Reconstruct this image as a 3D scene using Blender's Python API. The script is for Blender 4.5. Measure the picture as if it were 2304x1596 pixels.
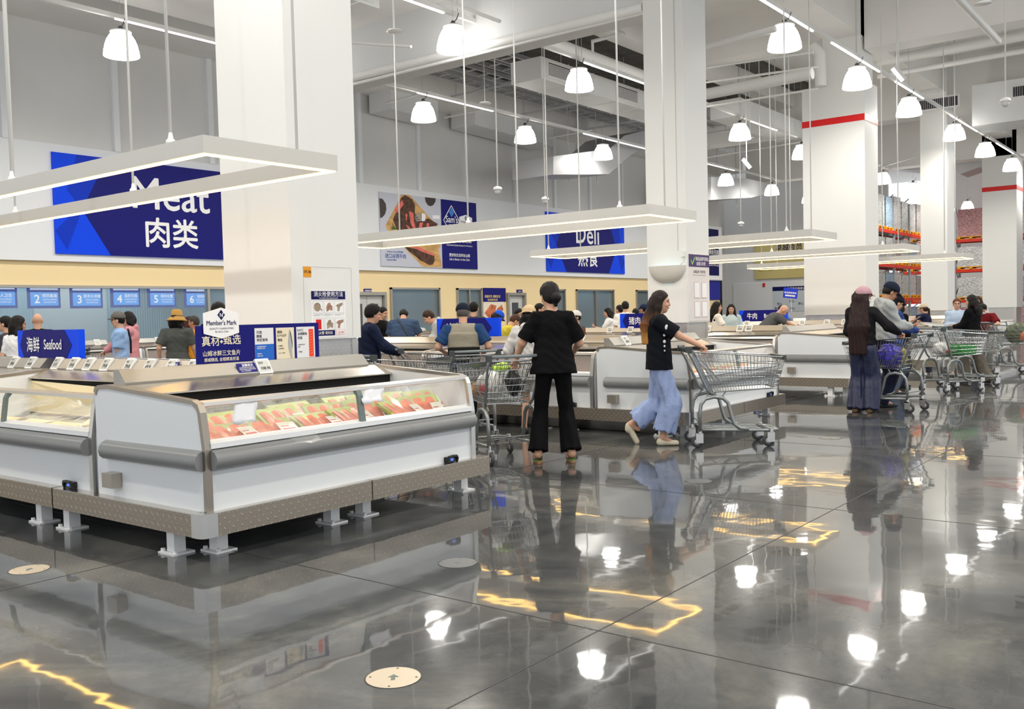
import bpy, math, random
import numpy as np
from mathutils import Vector, Matrix
from math import sin, cos, pi, radians, sqrt, atan2, hypot

for o in list(bpy.data.objects): bpy.data.objects.remove(o)
SC = bpy.context.scene
COL = SC.collection
random.seed(4)

# ------------------------------------------------------------------ camera
CAMZ = 1.42
PIT, ROL, YAW, FPX = 0.0419615, -0.0249403, 0.66114, 2128.76
_F = Vector((-sin(YAW)*cos(PIT), cos(YAW)*cos(PIT), -sin(PIT)))
_R0 = Vector((cos(YAW), sin(YAW), 0)); _U0 = _R0.cross(_F)
_R = _R0*cos(ROL)+_U0*sin(ROL); _U = -_R0*sin(ROL)+_U0*cos(ROL)
cd = bpy.data.cameras.new('camera'); cam = bpy.data.objects.new('camera', cd); COL.objects.link(cam)
cam.matrix_world = Matrix(((_R.x,_U.x,-_F.x,0),(_R.y,_U.y,-_F.y,0),(_R.z,_U.z,-_F.z,CAMZ),(0,0,0,1)))
cd.sensor_width = 36; cd.lens = FPX/2304*36; cd.clip_start = .05; cd.clip_end = 300
SC.camera = cam

# ------------------------------------------------------------------ world, exposure
SC.view_settings.view_transform = 'Standard'; SC.view_settings.look = 'None'
SC.view_settings.exposure = -0.06; SC.view_settings.gamma = 1; SC.view_settings.use_curve_mapping = False
W = bpy.data.worlds.new('hall_fill'); SC.world = W; W.use_nodes = True
W.node_tree.nodes['Background'].inputs[0].default_value = (.93,.96,1,1)
W.node_tree.nodes['Background'].inputs[1].default_value = 1.25  # ambient fill through the open sides, added to even out the hall
LAMP_W = 165
SHADE_E = 11.0
STRIP_E = 11.0
LAMP_X = (-16.4, -11.7, -7.0, -2.3, 2.4)  # rows on the right are unseen, added to light the hall evenly
LAMP_Y = (1.3, 5.4, 9.6, 13.5, 17.7, 21.95, 26.1, 30.95, 35.2, 39.8, 44.2, 49.5, 54.5)  # farthest lamps added to brighten the dark racks

# ------------------------------------------------------------------ pixel -> point (for measuring off the photo onto real planes)
def ray(px, py): return _F*FPX+_R*(px-1152)-_U*(py-798)
def on(ax, c, px, py):
    d = ray(px, py); i = 'xyz'.index(ax); C = Vector((0,0,CAMZ)); return C+d*((c-C[i])/d[i])
def az(px, r, z=0.0, py=700):
    d = ray(px, py); h = hypot(d.x, d.y); return Vector((d.x/h*r, d.y/h*r, z))

# ------------------------------------------------------------------ materials
MATS = {}
def mat(name, col, rough=.6, metal=0, emit=0, alpha=1, spec=.5, bump=0, bscale=40, var=0, vscale=3, trans=0, stretch=None, ior=1.45, coat=0):
    if name in MATS: return MATS[name]
    m = bpy.data.materials.new(name); m.use_nodes = True; MATS[name] = m
    nt = m.node_tree; b = nt.nodes['Principled BSDF']
    b.inputs['Base Color'].default_value = (*col, 1); b.inputs['Roughness'].default_value = rough
    b.inputs['Metallic'].default_value = metal; b.inputs['Specular IOR Level'].default_value = spec; b.inputs['IOR'].default_value = ior
    b.inputs['Alpha'].default_value = alpha; b.inputs['Transmission Weight'].default_value = trans; b.inputs['Coat Weight'].default_value = coat
    if emit:
        b.inputs['Emission Color'].default_value = (*col, 1); b.inputs['Emission Strength'].default_value = emit
    if bump or var:
        tc = nt.nodes.new('ShaderNodeTexCoord'); mp = nt.nodes.new('ShaderNodeMapping'); nt.links.new(tc.outputs['Object'], mp.inputs[0])
        if stretch: mp.inputs['Scale'].default_value = stretch
        if bump:
            n = nt.nodes.new('ShaderNodeTexNoise'); n.inputs['Scale'].default_value = bscale; n.inputs['Detail'].default_value = 3; nt.links.new(mp.outputs[0], n.inputs[0])
            bp = nt.nodes.new('ShaderNodeBump'); bp.inputs['Strength'].default_value = bump; bp.inputs['Distance'].default_value = .02
            nt.links.new(n.outputs[0], bp.inputs['Height']); nt.links.new(bp.outputs[0], b.inputs['Normal'])
        if var:
            n = nt.nodes.new('ShaderNodeTexNoise'); n.inputs['Scale'].default_value = vscale; n.inputs['Detail'].default_value = 4; nt.links.new(mp.outputs[0], n.inputs[0])
            cr = nt.nodes.new('ShaderNodeValToRGB'); cr.color_ramp.elements[0].position = .3; cr.color_ramp.elements[1].position = .7
            cr.color_ramp.elements[0].color = (*[c*(1-var) for c in col], 1); cr.color_ramp.elements[1].color = (*[min(1, c*(1+var)) for c in col], 1)
            nt.links.new(n.outputs[0], cr.inputs[0]); nt.links.new(cr.outputs[0], b.inputs['Base Color'])
    return m
def N(nt, t, **kw):
    n = nt.nodes.new(t)
    for k, v in kw.items(): n.inputs[k].default_value = v
    return n
def srgb(h):
    h = h.lstrip('#'); r = [int(h[i:i+2], 16)/255 for i in (0,2,4)]
    return tuple(c/12.92 if c <= .04045 else ((c+.055)/1.055)**2.4 for c in r)

WHITE = mat('white_paint', (.80,.80,.78), .55)
WALLP = mat('wall_paint', (.70,.70,.69), .8, var=.04, vscale=.6)
FASC = mat('fascia_white', (.80,.82,.84), .6)
CREAM = mat('cream_paint', (.90,.71,.40), .6)
CEILP = mat('ceiling_paint', (.84,.825,.80), .8, var=.04, vscale=.5)
PIPEW = mat('pipe_white', (.82,.82,.80), .45)
DUCTW = mat('duct_white', (.78,.79,.79), .55, var=.04, vscale=1)
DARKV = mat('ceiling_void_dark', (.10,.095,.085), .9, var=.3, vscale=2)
TRAY = mat('cable_tray_grey', (.55,.56,.57), .4, .3)
CASEW = mat('case_white', (.77,.80,.82), .28, bump=.02, bscale=3)
GREYP = mat('bumper_grey', (.235,.24,.24), .3)
STEEL = mat('brushed_steel', (.62,.61,.59), .28, 1, bump=.05, bscale=60, stretch=(1,1,12))
STEELD = mat('dark_steel', (.36,.32,.27), .35, 1)
STEELL = mat('satin_steel', (.60,.56,.50), .22, 1, var=.12, vscale=1.5)
BLACK = mat('black_plastic', (.012,.012,.013), .4)
RUBBER = mat('grey_rubber', (.05,.052,.055), .6)
BLK = mat('deep_black', (.004,.004,.004), .8)
CHROME = mat('cart_zinc', (.50,.515,.52), .24, 1)
CARTG = mat('cart_frame_grey', (.28,.30,.30), .3, .6)
NAVY = mat('sign_navy', srgb('151672'), .5, spec=.2)
NAVYD = mat('sign_deep_navy', srgb('111354'), .5, spec=.2)
BLUE = mat('sign_bright_blue', srgb('0548f0'), .5, spec=.2)
BLUEM = mat('sign_mid_blue', srgb('0636c4'), .5, spec=.2)
SIGNW = mat('sign_white', (.92,.92,.93), .5)
PAPER = mat('paper_white', (.90,.90,.93), .7)
GLASS = mat('case_glass', (.40,.42,.41), .02, alpha=.07, spec=.7)
FRAMEG = mat('window_frame_steel', (.42,.40,.36), .35, .8)
LABELK = mat('ink_black', (.02,.02,.025), .6)
GOLD = mat('sign_gold', srgb('d2c07c'), .35, .2)
ORANGE = mat('tag_orange', srgb('e59a1c'), .5)
RED = mat('stripe_red', srgb('dc1414'), .4)
RACKR = mat('rack_red', srgb('d8311c'), .4)
PALY = mat('pallet_yellow', srgb('e8a21c'), .6)
RACKG = mat('rack_upright_grey', (.42,.44,.46), .4, .3)

def emis(name, col, e):
    if name in MATS: return MATS[name]
    m = bpy.data.materials.new(name); m.use_nodes = True; MATS[name] = m; nt = m.node_tree; nt.nodes.clear()
    a = N(nt, 'ShaderNodeEmission', Color=(*col,1), Strength=e); o = nt.nodes.new('ShaderNodeOutputMaterial'); nt.links.new(a.outputs[0], o.inputs[0]); return m
STRIP = emis('warm_strip_light', (1,.58,.15), STRIP_E)
SHADE = emis('glowing_shade', (1,.985,.95), SHADE_E)
TRACKL = emis('track_tube_light', (1,.98,.94), 4)
ROOML = emis('room_tube_light', (.85,.95,1), 11)

def tread(name, base, mtl=1, rough=.3, sc=1.0):
    m = bpy.data.materials.new(name); m.use_nodes = True; MATS[name] = m; nt = m.node_tree; b = nt.nodes['Principled BSDF']; L = nt.links.new
    tc = nt.nodes.new('ShaderNodeTexCoord'); sp = nt.nodes.new('ShaderNodeSeparateXYZ'); L(tc.outputs['Object'], sp.inputs[0])
    def mth(op, a, bb=None):
        n = nt.nodes.new('ShaderNodeMath'); n.operation = op
        for i, v in enumerate((a, bb)):
            if v is None: continue
            if isinstance(v, (int, float)): n.inputs[i].default_value = v
            else: L(v, n.inputs[i])
        return n.outputs[0]
    # world x+y runs along either face of the plates, z is up: two sets of slanted lozenges, alternate cells
    u = mth('MULTIPLY', mth('ADD', sp.outputs[0], sp.outputs[1]), sc*26); v = mth('MULTIPLY', sp.outputs[2], sc*26)
    p = mth('ADD', u, v); q = mth('SUBTRACT', u, v)
    cell = mth('MODULO', mth('ABSOLUTE', mth('ADD', mth('FLOOR', p), mth('FLOOR', q))), 2)
    fp = mth('ABSOLUTE', mth('SUBTRACT', mth('FRACT', p), .5)); fq = mth('ABSOLUTE', mth('SUBTRACT', mth('FRACT', q), .5))
    def loz(a, c): return mth('SUBTRACT', 1, mth('ADD', mth('MULTIPLY', a, 2.3), mth('MULTIPLY', c, 7.5)))
    A = mth('MULTIPLY', mth('MAXIMUM', loz(fp, fq), 0), cell); B = mth('MULTIPLY', mth('MAXIMUM', loz(fq, fp), 0), mth('SUBTRACT', 1, cell))
    h = mth('MINIMUM', mth('MULTIPLY', mth('ADD', A, B), 3), 1)
    bp = N(nt, 'ShaderNodeBump', Strength=1.0, Distance=.006); L(h, bp.inputs['Height']); L(bp.outputs[0], b.inputs['Normal'])
    mx = nt.nodes.new('ShaderNodeMix'); mx.data_type = 'RGBA'; mx.inputs[6].default_value = (*[c*.72 for c in base],1); mx.inputs[7].default_value = (*[min(1,c*1.25) for c in base],1)
    L(h, mx.inputs[0]); L(mx.outputs[2], b.inputs['Base Color'])
    b.inputs['Metallic'].default_value = mtl; b.inputs['Roughness'].default_value = rough
    return m
TREAD = tread('tread_plate', (.48,.42,.345), .8, .34, sc=.62)
TREADL = tread('tread_plate_bright', (.74,.74,.73), .7, .34, sc=.55)

def floor_mat():
    m = bpy.data.materials.new('polished_concrete'); m.use_nodes = True; nt = m.node_tree; b = nt.nodes['Principled BSDF']; L = nt.links.new
    tc = nt.nodes.new('ShaderNodeTexCoord')
    n1 = N(nt, 'ShaderNodeTexNoise', Scale=.75, Detail=8, Roughness=.66, Distortion=.8); L(tc.outputs['Object'], n1.inputs[0])
    cr = nt.nodes.new('ShaderNodeValToRGB'); e = cr.color_ramp.elements
    e[0].position = .30; e[0].color = (.030,.034,.038,1); e[1].position = .72; e[1].color = (.185,.180,.158,1)
    x = e.new(.5); x.color = (.080,.083,.083,1)
    L(n1.outputs[0], cr.inputs[0])
    n2 = N(nt, 'ShaderNodeTexNoise', Scale=9, Detail=5, Roughness=.7); L(tc.outputs['Object'], n2.inputs[0])
    mx = nt.nodes.new('ShaderNodeMix'); mx.data_type = 'RGBA'; mx.blend_type = 'OVERLAY'; mx.inputs[0].default_value = .35
    L(cr.outputs[0], mx.inputs[6]); L(n2.outputs[0], mx.inputs[7])
    L(mx.outputs[2], b.inputs['Base Color'])
    mr = N(nt, 'ShaderNodeMapRange'); mr.inputs['To Min'].default_value = .015; mr.inputs['To Max'].default_value = .05; L(n1.outputs[0], mr.inputs[0]); L(mr.outputs[0], b.inputs['Roughness'])
    b.inputs['IOR'].default_value = 1.46; b.inputs['Coat Weight'].default_value = .22; b.inputs['Coat Roughness'].default_value = .16
    n3 = N(nt, 'ShaderNodeTexNoise', Scale=2.6, Detail=2); L(tc.outputs['Object'], n3.inputs[0])
    bp = N(nt, 'ShaderNodeBump', Strength=.12, Distance=.012); L(n3.outputs[0], bp.inputs['Height']); L(bp.outputs[0], b.inputs['Normal'])
    return m
FLOORM = floor_mat()

# ------------------------------------------------------------------ mesh helpers
class MB:
    def __init__(s): s.v = []; s.f = []; s.mi = []; s.k = 0
    def add(s, vs, fs, M=None):
        b = len(s.v)
        s.v += [tuple(M @ Vector(p)) if M is not None else tuple(p) for p in vs]
        s.f += [tuple(b+i for i in f) for f in fs]; s.mi += [s.k]*len(fs); return s
    def box(s, x0, y0, z0, x1, y1, z1, M=None):
        x0, x1 = min(x0,x1), max(x0,x1); y0, y1 = min(y0,y1), max(y0,y1); z0, z1 = min(z0,z1), max(z0,z1)
        v = [(x0,y0,z0),(x1,y0,z0),(x1,y1,z0),(x0,y1,z0),(x0,y0,z1),(x1,y0,z1),(x1,y1,z1),(x0,y1,z1)]
        return s.add(v, [(0,3,2,1),(4,5,6,7),(0,1,5,4),(1,2,6,5),(2,3,7,6),(3,0,4,7)], M)
    def prism(s, poly, ax, a, b, M=None):
        n = len(poly)
        def P(p, t): return {'x': (t,p[0],p[1]), 'y': (p[0],t,p[1]), 'z': (p[0],p[1],t)}[ax]
        return s.add([P(p,a) for p in poly]+[P(p,b) for p in poly], [tuple(range(n)), tuple(range(2*n-1,n-1,-1))]+[((i+1)%n, i, n+i, n+(i+1)%n) for i in range(n)], M)
    def tube(s, pts, r, n=8, closed=False, M=None, flat=1.0):
        pts = [Vector(p) for p in pts]; m = len(pts); rings = []; vs = []
        rr = r if isinstance(r, (list, tuple)) else [r]*m
        up = None
        for i, p in enumerate(pts):
            if closed: t = (pts[(i+1)%m]-pts[i-1])
            else: t = pts[min(i+1,m-1)]-pts[max(i-1,0)]
            t.normalize()
            if up is None:
                up = Vector((0,0,1)) if abs(t.z) < .9 else Vector((1,0,0))
            a = t.cross(up); 
            if a.length < 1e-5: a = t.cross(Vector((0,1,0)))
            a.normalize(); b2 = a.cross(t).normalized(); up = b2
            k = 1.0
            if 0 < i < m-1 or closed:
                d1 = (pts[i]-pts[i-1]).normalized(); d2 = (pts[(i+1)%m]-pts[i]).normalized(); c = max(.4, sqrt(max(0,(1+d1.dot(d2))/2))); k = 1/c
            for j in range(n):
                an = 2*pi*j/n; vs.append(p+(a*cos(an)+b2*sin(an)*flat)*rr[i]*(k if k < 1.4 else 1.4))
        fs = []
        for i in range(m if closed else m-1):
            for j in range(n):
                i2 = (i+1)%m; fs.append((i*n+j, i2*n+j, i2*n+(j+1)%n, i*n+(j+1)%n))
        if not closed: fs += [tuple(range(n)), tuple(range(m*n-1, m*n-n-1, -1))]
        return s.add(vs, fs, M)
    def lathe(s, prof, c=(0,0,0), n=16, M=None, cap=False):
        vs = []; fs = []
        for r, z in prof:
            for j in range(n): vs.append((c[0]+r*cos(2*pi*j/n), c[1]+r*sin(2*pi*j/n), c[2]+z))
        for i in range(len(prof)-1):
            for j in range(n): fs.append((i*n+j, i*n+(j+1)%n, (i+1)*n+(j+1)%n, (i+1)*n+j))
        if cap: fs += [tuple(range(n-1,-1,-1)), tuple((len(prof)-1)*n+j for j in range(n))]
        return s.add(vs, fs, M)
    def ell(s, c, r, n=12, M=None, m=8):
        prof = [(max(1e-4, sin(pi*i/m)), -cos(pi*i/m)) for i in range(m+1)]
        T = Matrix.Translation(Vector(c)) @ Matrix.Diagonal((*r,1)); T = (M @ T) if M is not None else T
        return s.lathe(prof, n=n, M=T)
    def quad(s, *p, M=None): return s.add(p, [tuple(range(len(p)))], M)
    def mesh(s, name, mats, smooth=False):
        me = bpy.data.meshes.new(name); me.from_pydata(s.v, [], s.f)
        for m in (mats if isinstance(mats, (list, tuple)) else [mats]): me.materials.append(m)
        if any(s.mi): me.polygons.foreach_set('material_index', s.mi)
        if smooth: me.shade_smooth()
        me.update(); return me
    def build(s, name, mats, parent=None, smooth=False, sharp=None, loc=None):
        me = s.mesh(name, mats, smooth)
        if smooth and sharp:
            me.set_sharp_from_angle(angle=radians(sharp))
        o = bpy.data.objects.new(name, me); COL.objects.link(o)
        if parent is not None: o.parent = parent
        if loc: o.location = loc
        return o
def tag(o, label=None, cat=None, group=None, kind=None):
    if label: o['label'] = label
    if cat: o['category'] = cat
    if group: o['group'] = group
    if kind: o['kind'] = kind
    return o
def thing(name, label, cat, loc=(0,0,0), rz=0, group=None):
    o = bpy.data.objects.new(name, None); COL.objects.link(o); o.location = loc; o.rotation_euler = (0,0,rz); o.empty_display_size = .1
    return tag(o, label, cat, group)
def struct(name, mb, m, smooth=False): return tag(mb.build(name, m, None, smooth), kind='structure')
def dup(o, parent=None, **kw):
    c = o.copy(); COL.objects.link(c)
    if parent is not None: c.parent = parent
    for ch in list(o.children): dup(ch, c)
    if 'loc' in kw: c.location = kw['loc']
    if 'rz' in kw: c.rotation_euler = (0,0,kw['rz'])
    if 'label' in kw: c['label'] = kw['label']
    return c
def RZ(a): return Matrix.Rotation(a, 4, 'Z')
def TR(*p): return Matrix.Translation(Vector(p))

# lettering: size is the height of a CJK character; origin at left baseline of the line, or centred
_TC = {}
def text_mb(mb, s, size, M, bold=0.0, align='CENTER', sx=1.0, depth=0.0):
    key = (s, align)
    if key not in _TC:
        cu = bpy.data.curves.new('lettering', 'FONT'); cu.body = s; cu.size = 1; cu.align_x = align; cu.resolution_u = 3
        o = bpy.data.objects.new('lettering', cu); COL.objects.link(o)
        dg = bpy.context.evaluated_depsgraph_get(); me = bpy.data.meshes.new_from_object(o.evaluated_get(dg))
        _TC[key] = ([tuple(v.co) for v in me.vertices], [tuple(p.vertices) for p in me.polygons])
        bpy.data.objects.remove(o); bpy.data.curves.remove(cu); bpy.data.meshes.remove(me)
    vs, fs = _TC[key]
    b = min(bold, .022)*.8
    for k, (ox, oy) in enumerate([(0,0)] if not b else [(-b,0),(b,0),(0,b),(0,-b)]): mb.add([((x+ox)*size*sx, (y+oy)*size, z+k*.0002) for x, y, z in vs], fs, M)
# facing frames: text plane with x' along reading direction, y' up, z' out of the wall
def face_px(x, y, z, off=.006):   # on a wall whose face looks to +X: reading direction is +Y
    return Matrix(((0,0,1,x+off),(1,0,0,y),(0,1,0,z),(0,0,0,1)))
def face_ny(x, y, z, off=.006):   # face looks to -Y: reading direction +X
    return Matrix(((1,0,0,x),(0,0,-1,y-off),(0,1,0,z),(0,0,0,1)))

# ================================================================== THE SETTING
XW = -20.4
struct('floor', MB().box(-30,-10,-.2,16,64,0), FLOORM)
def joints():
    m = MB(); w = .0035
    for y in (-2.6, .46, 3.51, 6.56, 9.6, 12.65, 15.7, 18.75, 21.8, 24.85, 27.9, 33, 38, 43): m.box(-20.3,y-w,.0002,14,y+w,.0012)
    for x in (-17.5,-14.46,-11.4,-8.36,-5.32+.02,-2.28,.77,3.8,6.9): m.box(x-w,-6,.0002,x+w,55,.0012)
    return m
struct('trim_1', joints(), mat('joint_filler', (.03,.03,.03), .5))

def wall_holes(m, x0, x1, ya, yb, za, zb, holes):
    ys = sorted({ya, yb, *[h[0] for h in holes], *[h[1] for h in holes]})
    for a, b in zip(ys, ys[1:]):
        hs = sorted([(h[2], h[3]) for h in holes if h[0] <= a+1e-6 and h[1] >= b-1e-6]); z = za
        for c, d in hs:
            if c > z+1e-4: m.box(x0,a,z,x1,b,c)
            z = max(z, d)
        if z < zb-1e-4: m.box(x0,a,z,x1,b,zb)
HOLES = [(6.2,16.2,.95,2.31), (20.4,22.62,.75,2.34), (23.45,24.72,.75,2.34), (28.3,29.7,.75,2.34), (30.45,33.2,.75,2.34), (35.0,37.0,.75,2.34), (18.75,20.2,0,2.13), (26.1,27.2,0,2.15)]
w = MB(); wall_holes(w, XW-.3, XW-.1, -4, 43.1, 0, 2.86, HOLES); struct('wall_left', w, CREAM)
struct('wall_left', MB().box(XW-.3,-4,2.83,XW,43.15,5.36), FASC)
w = MB().box(XW-.3,-4,5.36,XW-.06,43.1,9.3)
struct('wall_left', w, WALLP)
for i, y in enumerate((4.35, 6.8, 9.27, 11.74, 14.25, 16.75, 19.27, 21.74, 24.0, 26.68, 29.08, 31.48, 33.9, 36.4, 38.9, 41.2)):
    tag(MB().box(XW-.06,y-.07,5.36,XW+.03,y+.07,7.95).build('trim_%d' % (i+2), FASC), kind='structure')

# windows, with lit preparation rooms behind them
def window(i, y0, y1, z0, z1, mull=()):
    f = MB(); x0, x1 = XW-.24, XW-.04; t = .06
    f.box(x0,y0,z0,x1,y0+t,z1); f.box(x0,y1-t,z0,x1,y1,z1); f.box(x0,y0,z0,x1,y1,z0+t); f.box(x0,y0,z1-t,x1,y1,z1)
    for q in mull: f.box(x0+.04,q-.035,z0,x1-.02,q+.035,z1)
    o = struct('window_%d' % i, f, FRAMEG)
    MB().box(x0+.1,y0+t,z0+t,x0+.112,y1-t,z1-t).build('glass', mat('window_glass', (.55,.66,.72), .02, alpha=.14, spec=.7), o)
window(1, 6.2,16.2,.95,2.31, (14.05,)); window(2, 20.4,22.62,.75,2.34); window(3, 23.45,24.72,.75,2.34,(24.1,)); window(4, 28.3,29.7,.75,2.34,(29.05,)); window(5, 30.45,33.2,.75,2.34,(31.85,)); window(6, 35,37,.75,2.34)
def roommat():
    m = bpy.data.materials.new('corrugated_room_panel'); m.use_nodes = True; nt = m.node_tree; b = nt.nodes['Principled BSDF']
    b.inputs['Base Color'].default_value = (.42,.60,.70,1); b.inputs['Roughness'].default_value = .35; b.inputs['Metallic'].default_value = .3
    tc = nt.nodes.new('ShaderNodeTexCoord'); wv = N(nt, 'ShaderNodeTexWave', Scale=4.2, Distortion=.1); wv.bands_direction = 'Y'; nt.links.new(tc.outputs['Object'], wv.inputs[0])
    bp = N(nt, 'ShaderNodeBump', Strength=.4, Distance=.02); nt.links.new(wv.outputs['Fac'], bp.inputs['Height']); nt.links.new(bp.outputs[0], b.inputs['Normal']); return m
RM = roommat()
r = MB(); r.box(-25.3,-4,0,-25.1,43,3); r.box(-25.1,-4,2.85,XW-.3,43,3)
for y in (5.9,16.6,17.2,23.1,25.2,27.9,30.0,34.2,38): r.box(-25.1,y,0,XW-.3,y+.1,2.85)
struct('wall_back_room', r, RM)
tag(MB().box(-25.12,11.9,0,-25.05,13.9,2.5).build('door_1', mat('room_door_grey', (.62,.68,.70), .5)), kind='structure')
for k, (y0, y1, x) in enumerate(((7,15,-22.6),(7,15,-24.2),(20.6,22.4,-23),(23.6,24.6,-23.4),(28.4,29.6,-24),(30.6,33,-24.4))):
    tag(MB().box(x-.05,y0,2.79,x+.05,y1,2.85).build('tube_light', ROOML), 'long tube light on the ceiling of the room behind window %s' % ['one, front','one, rear','two','three','four','five'][k], 'ceiling light', 'tube lights in the preparation rooms')
def fridge(y, x, w_, lab):
    t = thing('cold_cabinet', lab, 'cabinet', (x,y,0)); MB().box(-.4,-w_/2,0,.4,w_/2,1.9).build('cabinet_body', mat('dark_cabinet', (.10,.12,.14), .3), t)
    m = MB()
    for k in range(7): m.box(.4,-w_/2+.06,.3+k*.21,.43,w_/2-.06,.33+k*.21)
    m.build('shelf_edge', STEEL, t)
fridge(31.2,-22.4,1.0,'dark shelved trolley cabinet behind the wide window right of the single door'); fridge(32.4,-23.6,1.2,'dark tall cabinet deep behind the wide window right of the single door')

# doors
def door(i, y0, y1, z1, leaves):
    f = MB(); x0, x1 = XW-.25, XW-.03
    f.box(x0,y0-.09,0,x1,y0,z1+.1); f.box(x0,y1,0,x1,y1+.09,z1+.1); f.box(x0,y0,z1,x1,y1,z1+.1)
    o = struct('door_%d' % i, f, FRAMEG); ww = (y1-y0)/leaves
    for k in range(leaves):
        a = y0+k*ww; d = MB().box(x0+.06,a+.01,0,x0+.11,a+ww-.01,z1-.01).build('door_leaf', mat('door_leaf_grey', (.55,.56,.54), .45), o)
        MB().box(x0+.11,a+ww*.3,1.1,x0+.12,a+ww*.7,1.85).build('porthole', mat('porthole_dark', (.06,.07,.08), .2), d)
        MB().box(x0+.12,a+.08,.9,x0+.15,a+.16,1.1).build('handle', STEEL, d)
door(2, 18.84,20.12,2.1,2); door(3, 26.2,27.1,2.1,1)

# far walls
struct('wall_far', MB().box(-22.6,48,0,-13.9,48.2,9.3), WALLP)
struct('wall_far', MB().box(-22.0,47.93,0,-14.0,48,2.78), mat('low_wall_white', (.78,.79,.79), .6))
struct('wall_back', MB().box(-14,60,0,16,60.2,9.3), WALLP)
struct('wall_far', MB().box(-22.7,43.1,0,-22.5,48,9.3), WALLP)
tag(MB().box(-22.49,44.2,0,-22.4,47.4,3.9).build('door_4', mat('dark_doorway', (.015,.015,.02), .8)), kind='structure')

# columns
def column(i, x1, y0, dx, dy, ztop, red=False, seam=None):
    z0 = 1.22
    c = tag(MB().box(x1-dx,y0,z0,x1,y0+dy,ztop).build('column_%d' % i, WHITE), kind='structure')
    e = .035
    MB().box(x1-dx+e,y0+e,0,x1-e,y0+dy-e,z0).build('base_sheath', TREADL, c)
    m = MB()
    for X in (x1-dx, x1):
        for Y in (y0, y0+dy):
            sx = -1 if X == x1 else 1; sy = -1 if Y == y0+dy else 1
            m.box(X+sx*(e-.012), Y+sy*(e-.012), 0, X+sx*(e+.07), Y+sy*(e+.07), z0-.01)
    m.build('corner_guard', STEEL, c)
    s = MB(); q = .003
    for zz in ([] if not seam else seam): s.box(x1-dx-q,y0-q,zz,x1+q,y0+dy+q,zz+.012)
    if seam: s.build('panel_seam', mat('seam_grey', (.45,.45,.44), .6), c)
    if red: MB().box(x1-dx-.008,y0-.008,5.99,x1+.008,y0+dy+.008,6.15 if i == 3 else 6.17).build('red_stripe', RED, c)
    return c
column(1, -7.41,6.03,1.09,.9,9.3)
column(2, -7.25,14.03,.73,.82,9.3)
column(3, -7.45,23.9,1.56,1.04,6.97,True)
column(4, -7.5,32.2,.80,.92,9.3)
column(5, -7.4,43.0,1.27,1.33,9.3,True)
struct('column_6', MB().box(-8.5,24.0,6.97,-7.55,24.9,9.3), WHITE)
# ceiling, beams
struct('ceiling', MB().box(-21,-10,9.3,16.2,64,9.5), CEILP)
struct('ceiling', MB().box(XW-.06,-4,7.95,-19.2,43.1,8.75), CEILP)
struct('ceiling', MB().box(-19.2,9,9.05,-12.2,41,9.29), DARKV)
def xbeam(y, x0, x1, z, w=.7, m=CEILP): struct('beam', MB().box(x0,y,z,x1,y+w,9.3), m)
struct('beam', MB().box(-17.2,14.2,6.45,-7.98,14.7,7.8), mat('beam_grey_white', (.70,.71,.71), .7))
struct('beam', MB().box(-7.26,14.2,6.6,8,14.7,7.2), mat('beam_grey_white', (.7,.7,.7)))
struct('beam', MB().box(-17.2,5.0,7.62,-7.98,14.2,7.8), CEILP)
xbeam(24.1,-7.5,16,7.75); xbeam(24.1,-13,-8.5,8.2); xbeam(18.6,-7.3,16,8.5,.5); xbeam(33,-19,16,7.6,.8); xbeam(43,-19,16,7.4,.8)
struct('beam', MB().box(-8.4,14.7,8.1,-7.55,64,9.3), CEILP)
struct('beam', MB().box(-2.2,-10,8.3,-1.5,64,9.3), CEILP)
struct('beam', MB().box(-13.2,14.7,8.5,-12.7,41,9.3), CEILP)

# ------------------------------------------------------------------ ducts, pipes, trays
def duct(lab, x0,y0,z0,x1,y1,z1, grilles=(), m=DUCTW):
    b = MB().box(x0,y0,z0,x1,y1,z1)
    # flange ribs
    if y1-y0 > x1-x0:
        k = y0+1.2
        while k < y1-.1: b.box(x0-.015,k-.02,z0-.015,x1+.015,k+.02,z1+.01); k += 1.2
    t = thing('air_duct', lab, 'air duct', (0,0,0)); b.build('duct_body', m, t)
    for ax, a, b2, c, d in grilles:
        f = MB(); g = MB()
        if ax == 'x':
            f.box(x1,a-.06,c-.05,x1+.02,b2+.06,d+.05); n = int((d-c)/.035)
            g.box(x1+.02,a,c,x1+.022,b2,d); fr = MB()
            for k in range(n): fr.box(x1+.022,a,c+k*.035,x1+.035,b2,c+k*.035+.016)
        else:
            f.box(a-.06,y0-.02,c-.05,b2+.06,y0,d+.05); n = int((b2-a)/.06)
            g.box(a,y0-.022,c,b2,y0-.02,d); fr = MB()
            for k in range(n): fr.box(a+k*.06,y0-.035,c,a+k*.06+.014,y0-.022,d)
        fo = f.build('grille', WHITE, t); g.build('grille_opening', mat('grille_dark', (.05,.05,.06), .8), fo); fr.build('louvre', STEEL if ax == 'y' else WHITE, fo)
    return t
duct('long white fan coil casing with grilles, hanging left of the second column', -14.9,19.4,7.3,-13.95,26.5,7.85, (('x',19.7,21.0,7.42,7.75),('x',23.0,24.1,7.42,7.75)))
duct('white fan coil casing with a grille right of the first column, at the top', -13.6,9.4,7.0,-12.4,12.3,7.6, (('x',10.6,12.1,7.1,7.5),))
duct('white insulated duct seen just right of the second column', -13.3,27.5,7.35,-12.3,32.9,7.9, (('x',32.6,33.6,7.5,7.8),))
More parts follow.
